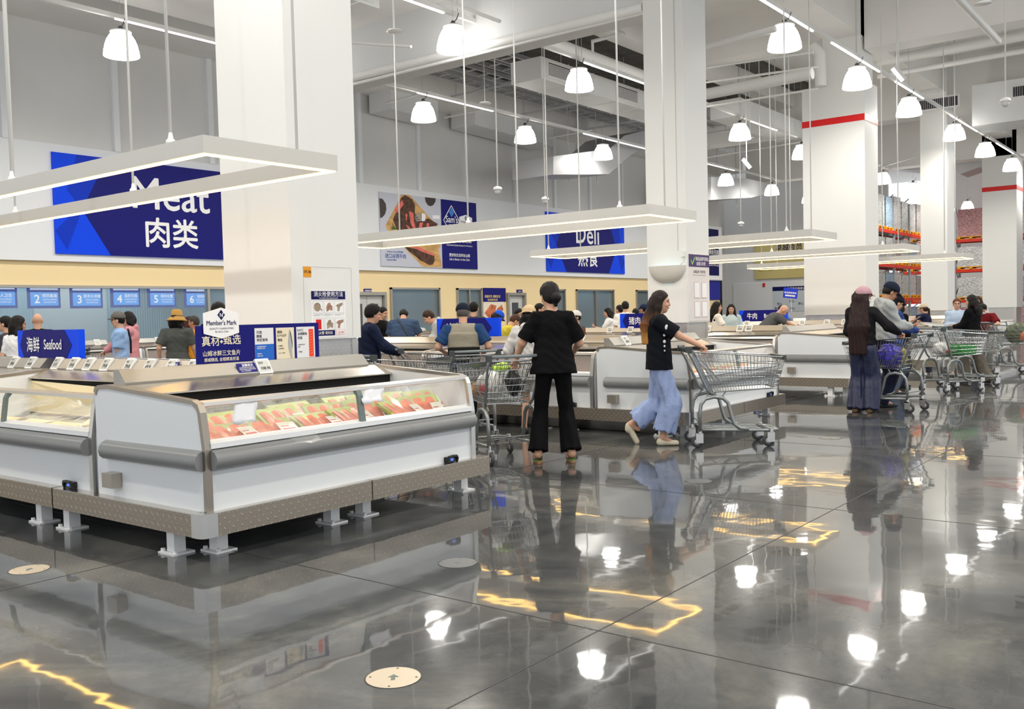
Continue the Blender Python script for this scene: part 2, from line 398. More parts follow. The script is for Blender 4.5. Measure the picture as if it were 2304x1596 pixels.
duct('wide ceiling duct with a dark vertical-bladed grille, upper right', -6.6,31.4,on('y',31.4,1975,312).z,6,32.95,on('y',31.4,1975,226).z, (('y',on('y',31.4,2068,230).x,on('y',31.4,2155,230).x,on('y',31.4,2110,243).z,on('y',31.4,2110,222).z),('y',on('y',31.4,2279,200).x,on('y',31.4,2279,200).x+1.6,on('y',31.4,2110,243).z,on('y',31.4,2110,222).z)))
def bent(lab, x0, x1, prof, m=DUCTW):
    o = MB().prism(prof, 'x', x0, x1).build('air_duct', m); tag(o, lab, 'air duct'); ys = [p[0] for p in prof]; zt = max(p[1] for p in prof); xm = (x0+x1)/2
    if zt < 7.9:
        for f in (.35,.65): yy = min(ys)+(max(ys)-min(ys))*f; MB().tube([(xm,yy,min(p[1] for p in prof)+.1),(xm,yy,9.06)], .015, 6).build('hanger_rod', TRAY, o)
    return o
P = [on('x',-17,*p) for p in ((1245,352),(1372,335),(1405,305),(1452,293),(1452,330),(1415,352),(1370,392),(1245,393))]
bent('silver duct rising in a bend before the grey wall, left of the second column', -18.6,-17,[(p.y,p.z) for p in P], TRAY)
P = [on('x',-17.2,*p) for p in ((1600,398),(1680,402),(1740,415),(1738,432),(1690,445),(1600,450))]
bent('silver flared duct end before the grey wall, right of the second column', -18.8,-17.2,[(p.y,p.z) for p in P], TRAY)
P = [on('y',45,*p) for p in ((2144,338),(2190,345),(2204,360),(2204,376),(2160,392),(2144,380))]
o = tag(MB().prism([(p.x,p.z) for p in P], 'y', 45, 46.5).build('air_duct', TRAY), 'grey curved duct between the two rightmost columns', 'air duct'); MB().tube([(P[1].x,45.7,P[1].z-.1),(P[1].x,45.7,9.3)], .015, 6).build('hanger_rod', TRAY, o)
P = [on('y',45.4,*p) for p in ((1980,338),(2070,345),(2070,385),(1980,378))]
o = tag(MB().prism([(p.x,p.z) for p in P], 'y', 45.4, 46.6).build('air_duct', TRAY), 'grey boxy duct above the warehouse rack beside the fourth column', 'air duct'); MB().tube([(P[0].x+.3,46,P[0].z-.2),(P[0].x+.3,46,9.3)], .015, 6).build('hanger_rod', TRAY, o)
bent('shallow boxed duct hanging under the ceiling edge, right of the first column', -20.3,-19.3, [(23.2,7.45),(27.5,7.3),(27.5,7.95),(23.2,7.95)])
bent('small grey hanging box duct, near the first column under the ceiling edge', -20.3,-19.4, [(19.6,7.4),(21.6,7.35),(21.6,7.95),(19.6,7.95)])

def pipe(lab, pts, r, cat='pipe', m=PIPEW, name='ceiling_pipe', group=None, n=10):
    o = MB().tube(pts, r, n).build(name, m, smooth=True, sharp=50); tag(o, lab, cat, group); return o
B = lambda p: on('y', 14.12, *p)
a, b_ = B((792,176)), B((1444,20))
pipe('thick white pipe running along the grey beam left of the second column', [(a.x,14.1,a.z),(-8.0,14.1,b_.z)], .09)
pipe('thin white pipe under the grey beam left of the second column', [(-15.3,14.12,6.42),(-8.0,14.12,6.42)], .035)
pipe('large white pipe running away behind the fan coil, left of the second column', [(-12.9,17.9,7.75),(-12.9,25.2,7.75)], .16)
pipe('large white drain pipe crossing between the second and third columns', [on('y',21,1590,212),on('y',21,1828,165)], .13)
pipe('vertical white downpipe with elbow meeting the top of the striped third column', [on('y',23.6,1828,105),on('y',23.6,1845,122),on('y',23.6,1847,195)], .14)
pipe('white pipe with couplings crossing above the third column, right side', [on('y',27,1975,140),on('y',27,2303,80),on('y',27,2420,59)], .14)
pipe('sloping white pipe crossing the ceiling at the upper right corner', [on('x',-4.2,2150,-10),on('x',-4.2,2246,92)], .07)
pipe('white pipe along the beam edge, right of the second column near the top', [on('y',17,1590,105),on('y',17,1745,65)], .06)
pipe('white tray pipe under the large pipe, top right', [on('y',26.9,1975,172),on('y',26.9,2400,98)], .07)
pipe('bent white sprinkler pipe above the fan coil, left of the second column', [on('y',20,1334,150),on('y',20,1333,93),on('y',20,1405,75),on('y',20,1378,60)], .035)
for k, (p, q, y) in enumerate((((780,95),(925,105),13),((1003,3),(1125,48),12.5),((868,233),(970,205),19),((1000,265),(1102,243),22),((1230,312),(1330,293),27),((1590,152),(1830,117),22),((1590,185),(1840,150),22.6),((1590,240),(1840,200),23),((1590,355),(1800,320),33),((1985,375),(2065,352),40))):
    pipe('thin white sprinkler branch pipe, number %s counted from the left under the ceiling' % ['one','two','three','four','five','six','seven','eight','nine','ten'][k], [on('y',y,*p), on('y',y,*q)], .03, m=PIPEW, group='sprinkler branch pipes', n=8)
pipe('white pipe bending down the wall beside the silver duct, left of the second column', [on('x',-19,1295,322),on('x',-19,1296,375),on('x',-19,1345,388)], .04)
# cable trays in the dark void (each a ladder of two rails and rungs)
def tray_(lab, x, z, y0, y1, w_=.5):
    m = MB(); m.box(x,y0,z,x+.04,y1,z+.12); m.box(x+w_,y0,z,x+w_+.04,y1,z+.12)
    y = y0+.3
    while y < y1: m.box(x,y,z+.02,x+w_,y+.05,z+.05); y += .6
    tag(m.build('cable_tray', TRAY), lab, 'cable tray', 'cable trays in the dark ceiling void')
for k, (x, z) in enumerate(((-18.6,8.35),(-17.6,8.3),(-16.7,8.3),(-15.8,8.2))):
    tray_('grey cable tray in the dark void, %s from the left wall' % ['first','second','third','fourth'][k], x, z, 15, 32.9)
for k, (y, z) in enumerate(((18.5,8.0),(21.5,7.95),(24.8,7.9),(28.2,7.85),(31.8,7.8))):
    m = MB(); m.box(-18.8,y,z,-14.6,y+.05,z+.05)
    for x in (-18.6,-16.6,-14.8): m.tube([(x,y+.02,z),(x,y+.02,9.1)], .012, 6)
    tag(m.build('hanger_bar', TRAY), 'grey trapeze hanger bar under the cable trays, %s one going away from the camera' % ['first','second','third','fourth','fifth'][k], 'hanger', 'hanger bars under the cable trays')
for k, (p, y) in enumerate((((1000,205),20),((1187,235),24),((1243,195),22),((1565,262),26),((1860,180),26))): pass
# light tracks
def track(lab, x, y0, y1, z, tubes):
    t = thing('light_track', lab, 'light track', (x,y0,z)); L_ = y1-y0
    MB().box(-.035,0,-.03,.035,L_,.05).build('rail', WHITE, t)
    for a, b in tubes: MB().box(-.018,a-y0,-.055,.018,b-y0,-.03).build('tube', TRACKL, t)
    y = 1.5
    while y < L_: MB().tube([(0,y,.05),(0,y,9.3-z)], .006, 5).build('suspension_wire', TRAY, t); y += 4.2
track('light track above the lamp row nearest the left wall', -16.4,6,41,7.06,((9.5,12.5),(17.5,20.5),(25,29),(33,36)))
track('light track above the middle lamp row', -11.75,8,41,7.06,((11,13.3),(18,21.5),(27,29)))
track('light track above the right lamp row', -7.0,12,46,7.06,((15.9,19.2),(20.3,23.6),(24.9,27.5),(30.5,34),(37,40)))

# ------------------------------------------------------------------ bell lamps
def bell_proto():
    t = thing('pendant_lamp', 'x', 'pendant lamp', (0,0,0))
    prof = [(.315,-.245),(.318,-.235),(.305,-.15),(.31,-.145),(.302,-.14),(.285,-.05),(.25,.05),(.205,.125),(.165,.17),(.16,.185)]
    MB().lathe(prof, n=32).build('shade', bell_mat(), t, True)
    MB().lathe([(.16,.18),(.19,.185),(.195,.20),(.185,.215),(.12,.225),(.04,.25)], n=24).build('collar', mat('lamp_collar', (.75,.75,.73), .4), t, True)
    m = MB().lathe([(.001,.20),(.045,.21),(.05,.27),(.025,.31),(.001,.32)], n=12); m.tube([(.03,0,.28),(.1,0,.33),(.13,.02,.43)], .008, 6)
    m.build('driver', mat('lamp_driver', (.06,.06,.06), .5), t, True)
    MB().tube([(0,0,.3),(0,0,2.7)], .004, 5).build('suspension_wire', TRAY, t)
    return t
def bell_mat():
    m = bpy.data.materials.new('ribbed_acrylic_shade'); m.use_nodes = True; nt = m.node_tree; nt.nodes.clear(); L = nt.links.new
    e = N(nt, 'ShaderNodeEmission', Color=(1,.975,.92,1), Strength=SHADE_E); tr = nt.nodes.new('ShaderNodeBsdfTransparent'); mx = N(nt, 'ShaderNodeMixShader', Fac=.28)
    L(e.outputs[0], mx.inputs[1]); L(tr.outputs[0], mx.inputs[2]); o = nt.nodes.new('ShaderNodeOutputMaterial'); L(mx.outputs[0], o.inputs[0]); return m
bell = bell_proto(); first = True
ROWN = {-16.4:'the row nearest the left wall', -11.7:'the middle row', -7.0:'the right row'}
ORD = ['first','second','third','fourth','fifth','sixth','seventh','eighth','ninth','tenth','eleventh','twelfth','thirteenth','fourteenth','fifteenth','sixteenth']
for X in LAMP_X:
    k = 0
    for Y in LAMP_Y:
        if (X > -7 and Y > 36) or (X == -7.0 and Y == 13.5): continue
        vis = (X == -16.4 and Y > 9) or (X == -11.7 and Y > 13) or (X == -7.0 and Y > 17)
        o = bell if first else dup(bell); first = False
        o.location = (X, Y, 6.6); o['group'] = 'bell pendant lamps'
        if vis: o['label'] = 'glowing white bell pendant lamp, %s along %s from the camera' % (ORD[k], ROWN[X]); k += 1  # row ends include the lamps added over the racks for brightness
        else: o['label'] = 'glowing bell pendant lamp added beyond the frame to light the hall evenly'
        ld = bpy.data.lights.new('bulb_light', 'SPOT'); ld.spot_size = radians(170); ld.spot_blend = .35; ld.energy = LAMP_W; ld.shadow_soft_size = .11; ld.color = (1,.95,.86)
        lo = bpy.data.objects.new('bulb_light', ld); COL.objects.link(lo); lo.parent = o; lo.location = (0,0,-.06)

# ------------------------------------------------------------------ warm rectangular light frames over the islands
def frame_proto():
    t = thing('rectangular_pendant_light', 'x', 'pendant light', (0,0,0)); L_, Wd, h, w_ = 5.9, 1.24, .125, .07
    b = MB(); b.box(-L_,0,0,0,w_,h); b.box(-L_,Wd-w_,0,0,Wd,h); b.box(-L_,w_,0,-L_+w_,Wd-w_,h); b.box(-w_,w_,0,0,Wd-w_,h); b.build('housing', mat('housing_white', (.60,.585,.55), .5), t)
    s = MB(); q = .012; z = -.010
    s.box(-L_+q,q,z,-q,w_-q,0); s.box(-L_+q,Wd-w_+q,z,-q,Wd-q,0); s.box(-L_+q,w_-q,z,-L_+w_-q,Wd-w_+q,0); s.box(-w_+q,w_-q,z,-q,Wd-w_+q,0); s.build('light_strip', STRIP, t)
    for x in (-.45,-2.95,-5.45):
        for y in (w_/2, Wd-w_/2):
            r_ = MB().tube([(x,y,h),(x,y,6.6)], .012, 8).build('hanging_rod', PIPEW, t, True)
            MB().lathe([(.035,0),(.035,.02),(.02,.035),(.013,.08)], (x,y,h), 10).build('rod_bracket', PIPEW, r_, True)
    return t
fr = frame_proto()
FY = (3.97,10.25,15.7,21.1,26.4)
for k, y in enumerate(FY):
    o = fr if k == 0 else dup(fr); o.location = (-5.78, y, 2.61); o['group'] = 'warm rectangular light frames'
    o['label'] = ['large warm-lit rectangular light frame hanging nearest, in front of the Meat sign','warm-lit rectangular light frame between the first and second columns','warm-lit rectangular light frame passing behind the second column','warm-lit rectangular light frame crossing the striped third column','farthest warm-lit rectangular light frame, crossing the fourth column'][k]

# ================================================================== CHILLED DISPLAY CASES
# local frame of a case: +u along its front (to the customer's left-to-right when facing it), v into the depth, z up.
# built directly: u -> local x, v -> local y; placed by rotation.
DEP = 1.23
PANEL = [(0,.15),(0,.665),(.035,.885),(.055,.925),(.11,.95),(.9,1.005),(1.06,1.017),(DEP-.05,1.012),(DEP-.015,1.0),(DEP,.97),(DEP,.15)]
def tag_price(lab, group, loc, rz, txt='', tilt=-.9, parent_M=None):
    t = thing('electronic_price_tag', lab, 'price tag', loc, rz, group)
    R = Matrix.Rotation(tilt, 4, 'X')
    b = MB().box(-.062,0,-.062,.062,.022,.066, R); b.build('casing', mat('tag_casing', (.85,.85,.82), .4), t)
    s = MB().box(-.05,-.002,-.046,.05,0,.050, R); s.build('display', mat('tag_display', (.48,.49,.46), .3), t)
    if txt:
        m = MB(); text_mb(m, txt, .044 if len(txt) < 6 else .034, R @ Matrix(((1,0,0,0.004),(0,0,-1,-.004),(0,1,0,-.030),(0,0,0,1))), .01)
        m.box(-.045,-.0035,.022,-.005,-.003,.026, R); m.box(-.045,-.0035,.032,.0,-.003,.036, R)
        m.build('numerals', LABELK, t)
    return t
def make_case(lab, L_, loc, rz, ends=(True, True), display=True, cat='display case', detail=True, group=None):
    t = thing('chilled_display_case', lab, cat, loc, rz, group)
    e = .035
    m = MB(); m.box(e,0.01,.15,L_-e,.05,.66); m.box(e,.05,.15,L_-e,DEP-.02,.30); m.box(e,DEP-.06,.15,L_-e,DEP-.02,.95)
    m.build('lower_body', CASEW, t)
    MB().prism([(0.012,.66),(-.012,.668),(-.012,.70),(.06,.715),(.08,.66)], 'x', e, L_-e).build('white_ledge', mat('ledge_white', (.85,.87,.88), .25), t)
    pr = [(.012,.535),(-.02,.538),(-.05,.555),(-.068,.585),(-.066,.615),(-.045,.645),(-.012,.66),(.012,.66)]
    MB().prism(pr, 'x', e, L_-e).build('bumper', GREYP, t, True, 40)
    # tub
    m = MB(); m.box(e,.05,.60,L_-e,DEP-.25,.615); m.build('tub_floor', mat('tub_grey', (.50,.51,.50), .35, .4), t)
    m = MB(); m.box(e,DEP-.33,.60,L_-e,DEP-.30,.86)
    b = m.build('tub_back', mat('tub_steel_pink', (.50,.42,.39), .25, .7), t)
    if detail:
        p = MB(); x = .1
        while x < L_-.1:
            for zz in (.77,.79,.81): p.box(x,DEP-.333,zz,x+.03,DEP-.3298,zz+.006)
            x += .045
        p.build('air_slots', BLACK, b)
    MB().box(e,DEP-.34,.86,L_-e,DEP-.27,.945).build('air_curtain_panel', BLK, t)
    MB().prism([(DEP-.37,.945),(DEP-.37,.955),(DEP-.17,1.02),(DEP-.04,1.02),(DEP-.04,.945)], 'x', e, L_-e).build('top_shelf', STEELL, t)
    # ridge with the sloping price rail
    MB().prism([(DEP-.17,1.018),(DEP-.175,1.03),(DEP-.10,1.115),(DEP-.03,1.115),(DEP-.03,1.018)], 'x', .12, L_-.12).build('price_rail', mat('rail_steel', (.42,.41,.385), .38, .9), t)
    # glass
    g = MB(); g.add([(e,-.004,.70),(L_-e,-.004,.70),(L_-e,.028,.885),(e,.028,.885),(e,.055,.925),(L_-e,.055,.925)], [(0,1,2,3),(3,2,5,4)]); g.build('front_glass', GLASS, t)
    MB().prism([(.045,.92),(.05,.94),(.10,.952),(.13,.945),(.10,.93),(.055,.915)], 'x', e, L_-e).build('glass_rail', STEEL, t)
    MB().prism([(.0,.70),(.028,.885),(.05,.925),(.10,.935),(.05,.88),(.025,.70)], 'x', L_*.51, L_*.51+.045).build('glass_divider', mat('divider_grey', (.14,.19,.18), .3), t)
    for s, on_ in ((0, ends[0]), (1, ends[1])):
        x0 = 0 if s == 0 else L_-e
        if on_:
            p = MB().prism(PANEL, 'x', x0, x0+e).build('end_panel', CASEW, t)
        k = MB(); xo = -.006 if s == 0 else L_-e-.004
        out = PANEL[:-1]; inn = []
        for i, (v, z) in enumerate(out):
            inn.append((v+(.022 if i < 3 else (.018 if i < 4 else 0)) - (.022 if i > 7 else 0), z-(0 if i < 3 else .018)))
        poly = [(v-.008 if i < 4 else v+(.006 if i > 7 else 0), z+(.008 if i > 2 else 0)) for i, (v, z) in enumerate(out)]+inn[::-1]
        k.prism(poly, 'x', xo, xo+e+.01); k.build('steel_edge', STEELD if s == 0 else STEEL, t)
    m = MB()
    for x in (L_-.30,): pass
    c = MB(); c.tube([(L_-.36,-.02,.29),(L_-.36,-.03,.32),(L_-.345,-.035,.34),(L_-.30,-.035,.345),(L_-.255,-.035,.34),(L_-.24,-.03,.32),(L_-.24,-.02,.29)], .010, 6); c.box(L_-.355,-.025,.295,L_-.245,.012,.338)
    ct = c.build('thermostat', BLACK, t)
    MB().box(L_-.318,-.027,.308,L_-.285,-.0255,.326).build('readout', emis('readout_blue', (.12,.25,1), 1.2), ct)
    return t
def kick(lab, x0, y0, x1, y1, group='tread plate kick guards', feet=()):
    """kick guard along one side: outer line from (x0,y0) to (x1,y1)"""
    t = thing('kick_guard', lab, 'kick guard', (0,0,0), 0, group)
    m = MB(); th = .05
    n = MB()
    if abs(x1-x0) > abs(y1-y0): m.box(x0,y0,.15,x1,y0+th,.286); n.box(x0,y0-.001,.286,x1,y0+.12,.291)
    else: m.box(x0-th,y0,.15,x0,y1,.286); n.box(x0-.12,y0,.286,x0+.001,y1,.291)
    m.build('tread_panel', TREAD, t); n.build('top_flange', STEELL, t)
    for fx, fy in feet:
        f = MB().box(fx-.04,fy-.04,.0,fx+.04,fy+.04,.15).build('foot', mat('foot_white', (.78,.78,.78), .4), t)
        p = MB().box(fx-.085,fy-.075,0,fx+.085,fy+.075,.012)
        for sx in (-1,1): p.box(fx+sx*.068-.01,fy-.06,.012,fx+sx*.068+.01,fy-.04,.03)
        p.build('foot_plate', mat('foot_white', (.78,.78,.78), .4), f)
    return t
def corner(lab, x, y):
    q = [(x-.11,y),(x-.05,y),(x-.022,y+.008),(x-.007,y+.024),(x,y+.05),(x,y+.11),(x-.05,y+.11),(x-.052,y+.055),(x-.058,y+.05),(x-.11,y+.05)]
    o = MB().prism(q, 'z', .148, .292).build('corner_guard', STEEL, None, True, 50); tag(o, lab, 'corner guard', 'rounded steel corner guards')
# islands: (y0, x of the east face, has tags)
ISL = [3.27, 9.46, 14.95, 20.4, 25.8]
NAMES = ['nearest island','second island','third island','fourth island','fifth island']
EX = -4.86
for k, y0 in enumerate(ISL):
    nm = NAMES[k]
    ln = 2.46
    # east case faces +X: local u -> +y, v -> -x
    c = make_case('white end case of the %s, glass facing the wide aisle' % nm, ln, (EX, y0, 0), pi/2, detail=k < 2, group='end cases')
    # boxy handle on the south end panel
    if k < 4:
        MB().box(-.005, .93, .36, -.075, 1.05, .455).build('square_handle', mat('handle_brown_steel', (.42,.38,.33), .3, .7), c)
        MB().prism([(.545,'x')] and [(.0-.0,.0)], 'x', 0, 0) if False else None
        b = MB(); pr = [(-.0,.535),(-.03,.54),(-.052,.56),(-.06,.59),(-.055,.62),(-.035,.645),(0,.66)]
        # bumper along the end panel (plane u=0, outwards -u)
        b.prism([(p[0], p[1]) for p in pr], 'y', .02, DEP-.12); b.build('side_bumper', GREYP, c, True, 40)
    # south row faces -Y: u -> +x ; two or three cases going west
    x = EX-DEP-.06
    for j in range(2):
        lc = 2.75; x -= lc
        make_case('white front-row case of the %s, %s' % (nm, ['next to the end case','farther left'][j]), lc, (x, y0, 0), 0, (True, True), detail=(k == 0 and j == 0), group='front row cases'); x -= .02
    # north row faces +Y
    x = EX-DEP-.1
    if k < 3:
        for j in range(2):
            make_case('white back-row case of the %s, %s' % (nm, ['next to the end case','farther left'][j]), 2.75, (x-.05, y0+ln+.02, 0), pi, (True, True), detail=False, group='back row cases'); x -= 2.77
    # kick guards
    a = EX+.045; s = y0-.07
    kick('tread plate kick guard, aisle side of the %s, near half' % nm, a, s+.11, a, s+1.36, feet=((EX-.19, y0+.2),(EX-.19,y0+1.12)))
    kick('tread plate kick guard, aisle side of the %s, far half' % nm, a, s+1.37, a, s+2.66, feet=((EX-.19,y0+1.42),(EX-.19,y0+2.5)))
    corner('rounded steel corner of the kick guard on the %s' % nm, a, s)
    kick('tread plate kick guard, front side of the %s, right piece' % nm, a-.11, s, a-1.77, s, feet=((EX-.37, y0+.02),(EX-1.65,y0+.02)))
    kick('tread plate kick guard, front side of the %s, left piece' % nm, a-1.79, s, a-4.6, s, feet=((EX-2.05, y0+.02),(EX-4.3,y0+.02)))
# counters along the left wall, fronts to the hall
for j, y in enumerate((7.3, 10.4, 13.5, 16.8)):
    c = make_case('white service counter case along the left wall, %s from the camera' % ['first','second','third','fourth'][j], 3.0, (-17.3, y, 0), pi/2, detail=False, group='wall counter cases')
    MB().box(.05,.08,0,2.95,1.1,.15).build('plinth', GREYP, c)
    for i in range(5): tag_price('tag on wall counter %s, number %s from its left end' % (['one','two','three','four'][j], ['one','two','three','four','five'][i]), 'price tags on the wall counter', (-17.3-DEP+.15, y+.35+i*.58, 1.075), pi/2, '', -.55)

# price tags (world placed)
def tags_row(y, xs, txts, where, z=1.075, small=False):
    n = len(xs)
    for i, (x, s) in enumerate(zip(xs, txts)):
        tag_price('price tag reading %s, %s from the left %s' % (s, ORD[i], where), 'price tags '+where, (x, y, z), 0, s, -.55)
Y1 = ISL[0]+DEP-.15
txy = [on('y', Y1, px, 836).x for px in (30,69,127,164,199,238,289,335,384,432)]
tags_row(Y1, txy, ['78.8','49.8','117.','59.8','99.8','79.8','79.8','69.8','89.8','65.8'], 'under the Seafood sign')
def side_tag(lab, x, y, z, txt, grp): tag_price(lab, grp, (x, y, z), pi/2, txt, -.55)
Xr = EX-DEP+.15
q = on('x', Xr, 595, 841); side_tag('white price tag reading 108.90 on the rail of the nearest island end case', Xr, q.y, 1.075, '108.90', 'price tag on the end case')
Y2 = ISL[1]+DEP-.15
for i, (px, s) in enumerate(((1305,'125.'),(1028,'44.8'),(1239,'59.8'),(1180,'68.8'))):
    tag_price('white price tag reading %s on the front rail of the second island' % s, 'price tags on the second island', (on('y',Y2,px,770).x, Y2, 1.075), 0, s, -.55)
q = on('x', Xr, 1410, 776); side_tag('white price tag on the sloping rail of the second island end case', Xr, q.y, 1.075, '68.8', 'price tag on the second end case')
Y3 = ISL[2]+DEP-.15
for i, (px, s) in enumerate(((1372,'16.8'),(1418,'39.8'),(1592,'29.8'),(1665,'58.8'),(1685,'88.8'))):
    tag_price('white price tag reading %s on the front rail of the third island' % s, 'price tags on the third island', (on('y',Y3,px,748).x, Y3, 1.075), 0, s, -.55)
Y4 = ISL[3]+DEP-.15
for i, (px, s) in enumerate(((1642,'45.8'),(1680,'63.8'),(1745,'55.8'),(1805,'72.8'),(1860,'94.8'),(1900,'31.8'))):
    tag_price('small price tag reading %s on the front rail of the fourth island' % s, 'price tags on the fourth island', (on('y',Y4,px,732).x, Y4, 1.075), 0, s, -.55)

# ------------------------------------------------------------------ salmon packs, cardboard and papers in the near cases
def pack(lab, x, y, z, rz, tilt, s=1.0, flesh=(.78,.17,.06), edge=(.42,.50,.10)):
    t = thing('salmon_pack', lab, 'fish pack', (x,y,z), rz, 'packed salmon fillets in the end case')
    M = Matrix.Rotation(tilt, 4, 'X')
    w_, l_ = .17*s, .15*s
    m = MB(); m.prism([(-w_,-l_),(w_,-l_),(w_*1.05,l_),(-w_*1.05,l_)], 'z', 0, .022, M); m.build('tray', mat('tray_yellow_green', edge, .4), t)
    f = MB(); n = 10; top = []; 
    for i in range(n+1):
        u = -w_*.86+2*w_*.86*i/n; hh = .035+.012*sin(i*1.7)
        for jj, vv in enumerate((-.82,-.3,.3,.78)): top.append((u, vv*l_, hh*(1-.35*abs(vv))))
    fs = [(i*4+j, (i+1)*4+j, (i+1)*4+j+1, i*4+j+1) for i in range(n) for j in range(3)]
    f.add(top, fs, M); b0 = [(p[0],p[1],.02) for p in top]; f.add(b0, fs, M)
    for i in range(n): f.add([top[i*4],top[(i+1)*4],b0[(i+1)*4],b0[i*4]], [(0,3,2,1)], M)
    f.add([top[0],top[1],top[2],top[3],b0[3],b0[2],b0[1],b0[0]], [tuple(range(8))], M); f.add([top[-4],top[-3],top[-2],top[-1],b0[-1],b0[-2],b0[-3],b0[-4]], [tuple(range(8))], M)
    f.build('fillet', mat('salmon_flesh', flesh, .3, var=.18, vscale=22, stretch=(1,5,1)), t, True, 40)
    g = MB(); rnd = random.Random(int(y*1000)); k = 9; vs = []
    for i in range(k+1):
        for j in range(5):
            u = -w_*1.35+2.7*w_*i/k; v = -l_*1.25+2.5*l_*j/4; e_ = max(abs(u)/w_, abs(v)/l_)
            vs.append((u, v, (.055 if e_ < 1 else .03)+rnd.uniform(-.008,.016)+(.04*rnd.random() if (j == 4 or i in (0,k)) else 0)))
    g.add(vs, [(i*5+j,(i+1)*5+j,(i+1)*5+j+1,i*5+j+1) for i in range(k) for j in range(4)], M)
    g.build('plastic_wrap', mat('clear_wrap', (.93,.95,.90), .12, alpha=.13, spec=.9), t)
    lb = MB().box(w_*.35,-l_*.5,.05,w_*.95,l_*.3,.052, M).build('printed_label', mat('label_cream', (.85,.83,.72), .5), t)
    a = MB(); a.box(w_*.42,-l_*.4,.0525,w_*.88,-l_*.2,.053, M); a.box(w_*.42,-l_*.05,.0525,w_*.7,.0,.053, M); a.build('label_print', mat('label_red', (.6,.05,.05), .5), lb)
PK = [(3.58,.17,.5),(3.66,.30,.7),(3.86,.16,.45),(4.10,.26,.75),(4.30,.15,.6),(4.52,.30,.8),(4.62,.15,.7),(4.86,.22,1.0),(5.02,.32,.8),(5.14,.15,.7),(5.38,.20,.95),(5.55,.34,.9),(3.60,.48,.4),(3.95,.50,.5),(4.45,.52,.6),(4.95,.52,.7),(5.35,.52,.7)]
for i, (y, v, tl) in enumerate(PK):
    pack('plastic-wrapped salmon fillet pack, %s counting away from the corner, %s' % ((ORD+['last'])[i], 'at the glass' if v < .35 else 'towards the back'), EX-v-.02, y, .66+(.05 if v > .25 else .02), pi/2+.25*sin(i*2.3), tl*.85, 1.08+.12*sin(i))
def sheet(name, lab, cat, pts, m, th=.002, group=None):
    """a thin bent sheet through a grid of points pts[row][col]"""
    vs = [tuple(p) for r in pts for p in r]; nr, nc = len(pts), len(pts[0]); f = [(i*nc+j, i*nc+j+1, (i+1)*nc+j+1, (i+1)*nc+j) for i in range(nr-1) for j in range(nc-1)]
    mb = MB().add(vs, f); o = mb.build(name, m, None, True); s = o.modifiers.new('thickness','SOLIDIFY'); s.thickness = th; return tag(o, lab, cat, group)
for nm, pxs, lab in (('a', (525,577,903,955), 'first crumpled white paper sheet taped inside the glass of the nearest end case'), ('b', (816,862,870,909), 'second crumpled white paper sheet taped inside the glass of the nearest end case')):
    x0, x1, t0, t1 = pxs; g = []
    for i in range(6):
        r_ = []
        for j in range(6):
            v = .048-.010*i+.004*sin(j*1.9+i); p = on('x', EX-v-.012, x0+(x1-x0)*j/5+(3*sin(i*1.3) if j in (0,5) else 0), t0+(t1-t0)*i/5+(3*sin(j*1.4) if i in (0,5) else 0)-(j/5)*6)
            r_.append(p)
        g.append(r_)
    sheet('paper_sheet', lab, 'paper', g, PAPER, .001)
cb = mat('cream_cardboard', (.86,.74,.47), .7)
def card(lab, pts): 
    o = MB().add([tuple(p) for p in pts], [tuple(range(len(pts)))]).build('cardboard_sheet', cb); s = o.modifiers.new('thickness','SOLIDIFY'); s.thickness = .006; tag(o, lab, 'cardboard', 'cream cardboard sheets in the left case')
y0 = ISL[0]
card('large cream cardboard sheet standing at the back of the left case', [(-9.0,y0+.86,.64),(-7.35,y0+.86,.64),(-6.62,y0+.62,.64),(-6.95,y0+.78,.74),(-7.6,y0+.86,.90),(-9.0,y0+.88,.93)])
card('cream cardboard sheet leaning up at the right of the left case', [(-6.98,y0+.3,.64),(-6.32,y0+.25,.64),(-6.28,y0+.33,.70),(-6.8,y0+.55,.84)])
card('cream cardboard sheet lying flat at the left of the left case', [(-9.0,y0+.1,.645),(-7.1,y0+.1,.645),(-7.1,y0+.5,.65),(-9.0,y0+.5,.65)])
for i, (x, w_) in enumerate(((-8.3,.7),(-7.4,.6),(-6.65,.45))):
    g = []
    rr = random.Random(i)
    for a in range(6): g.append([(x+w_*(b/7-.5)*1.2, y0+.15+a*.11, .66+.05*rr.random()+.02*a) for b in range(8)])
    sheet('plastic_film', 'loose crinkled clear plastic film over the cardboard in the left case, %s' % ORD[i], 'plastic film', g, mat('clear_wrap', (.93,.95,.90), .12, alpha=.22, spec=.9), .0008, 'clear plastic films')
# items in the second island end case and elsewhere
for i in range(10):
    pack('wrapped fish pack in the second island end case, %s counting away from the corner' % ORD[i], EX-.2-.15*(i % 2), ISL[1]+.2+i*.22, .645, pi/2, .3, 1, (.55,.25,.15) if i % 3 else (.75,.6,.1), (.4,.42,.35))
# white sticker block with code bars on cases
for k in range(2):
    yb = ISL[k]
    t = tag(MB().box(EX,yb+2.28,.53,EX+.003,yb+2.38,.575).build('case_sticker', mat('sticker_grey', (.55,.56,.56), .5)), 'small grey printed stickers beside the thermostat on the %s end case' % NAMES[k], 'sticker')
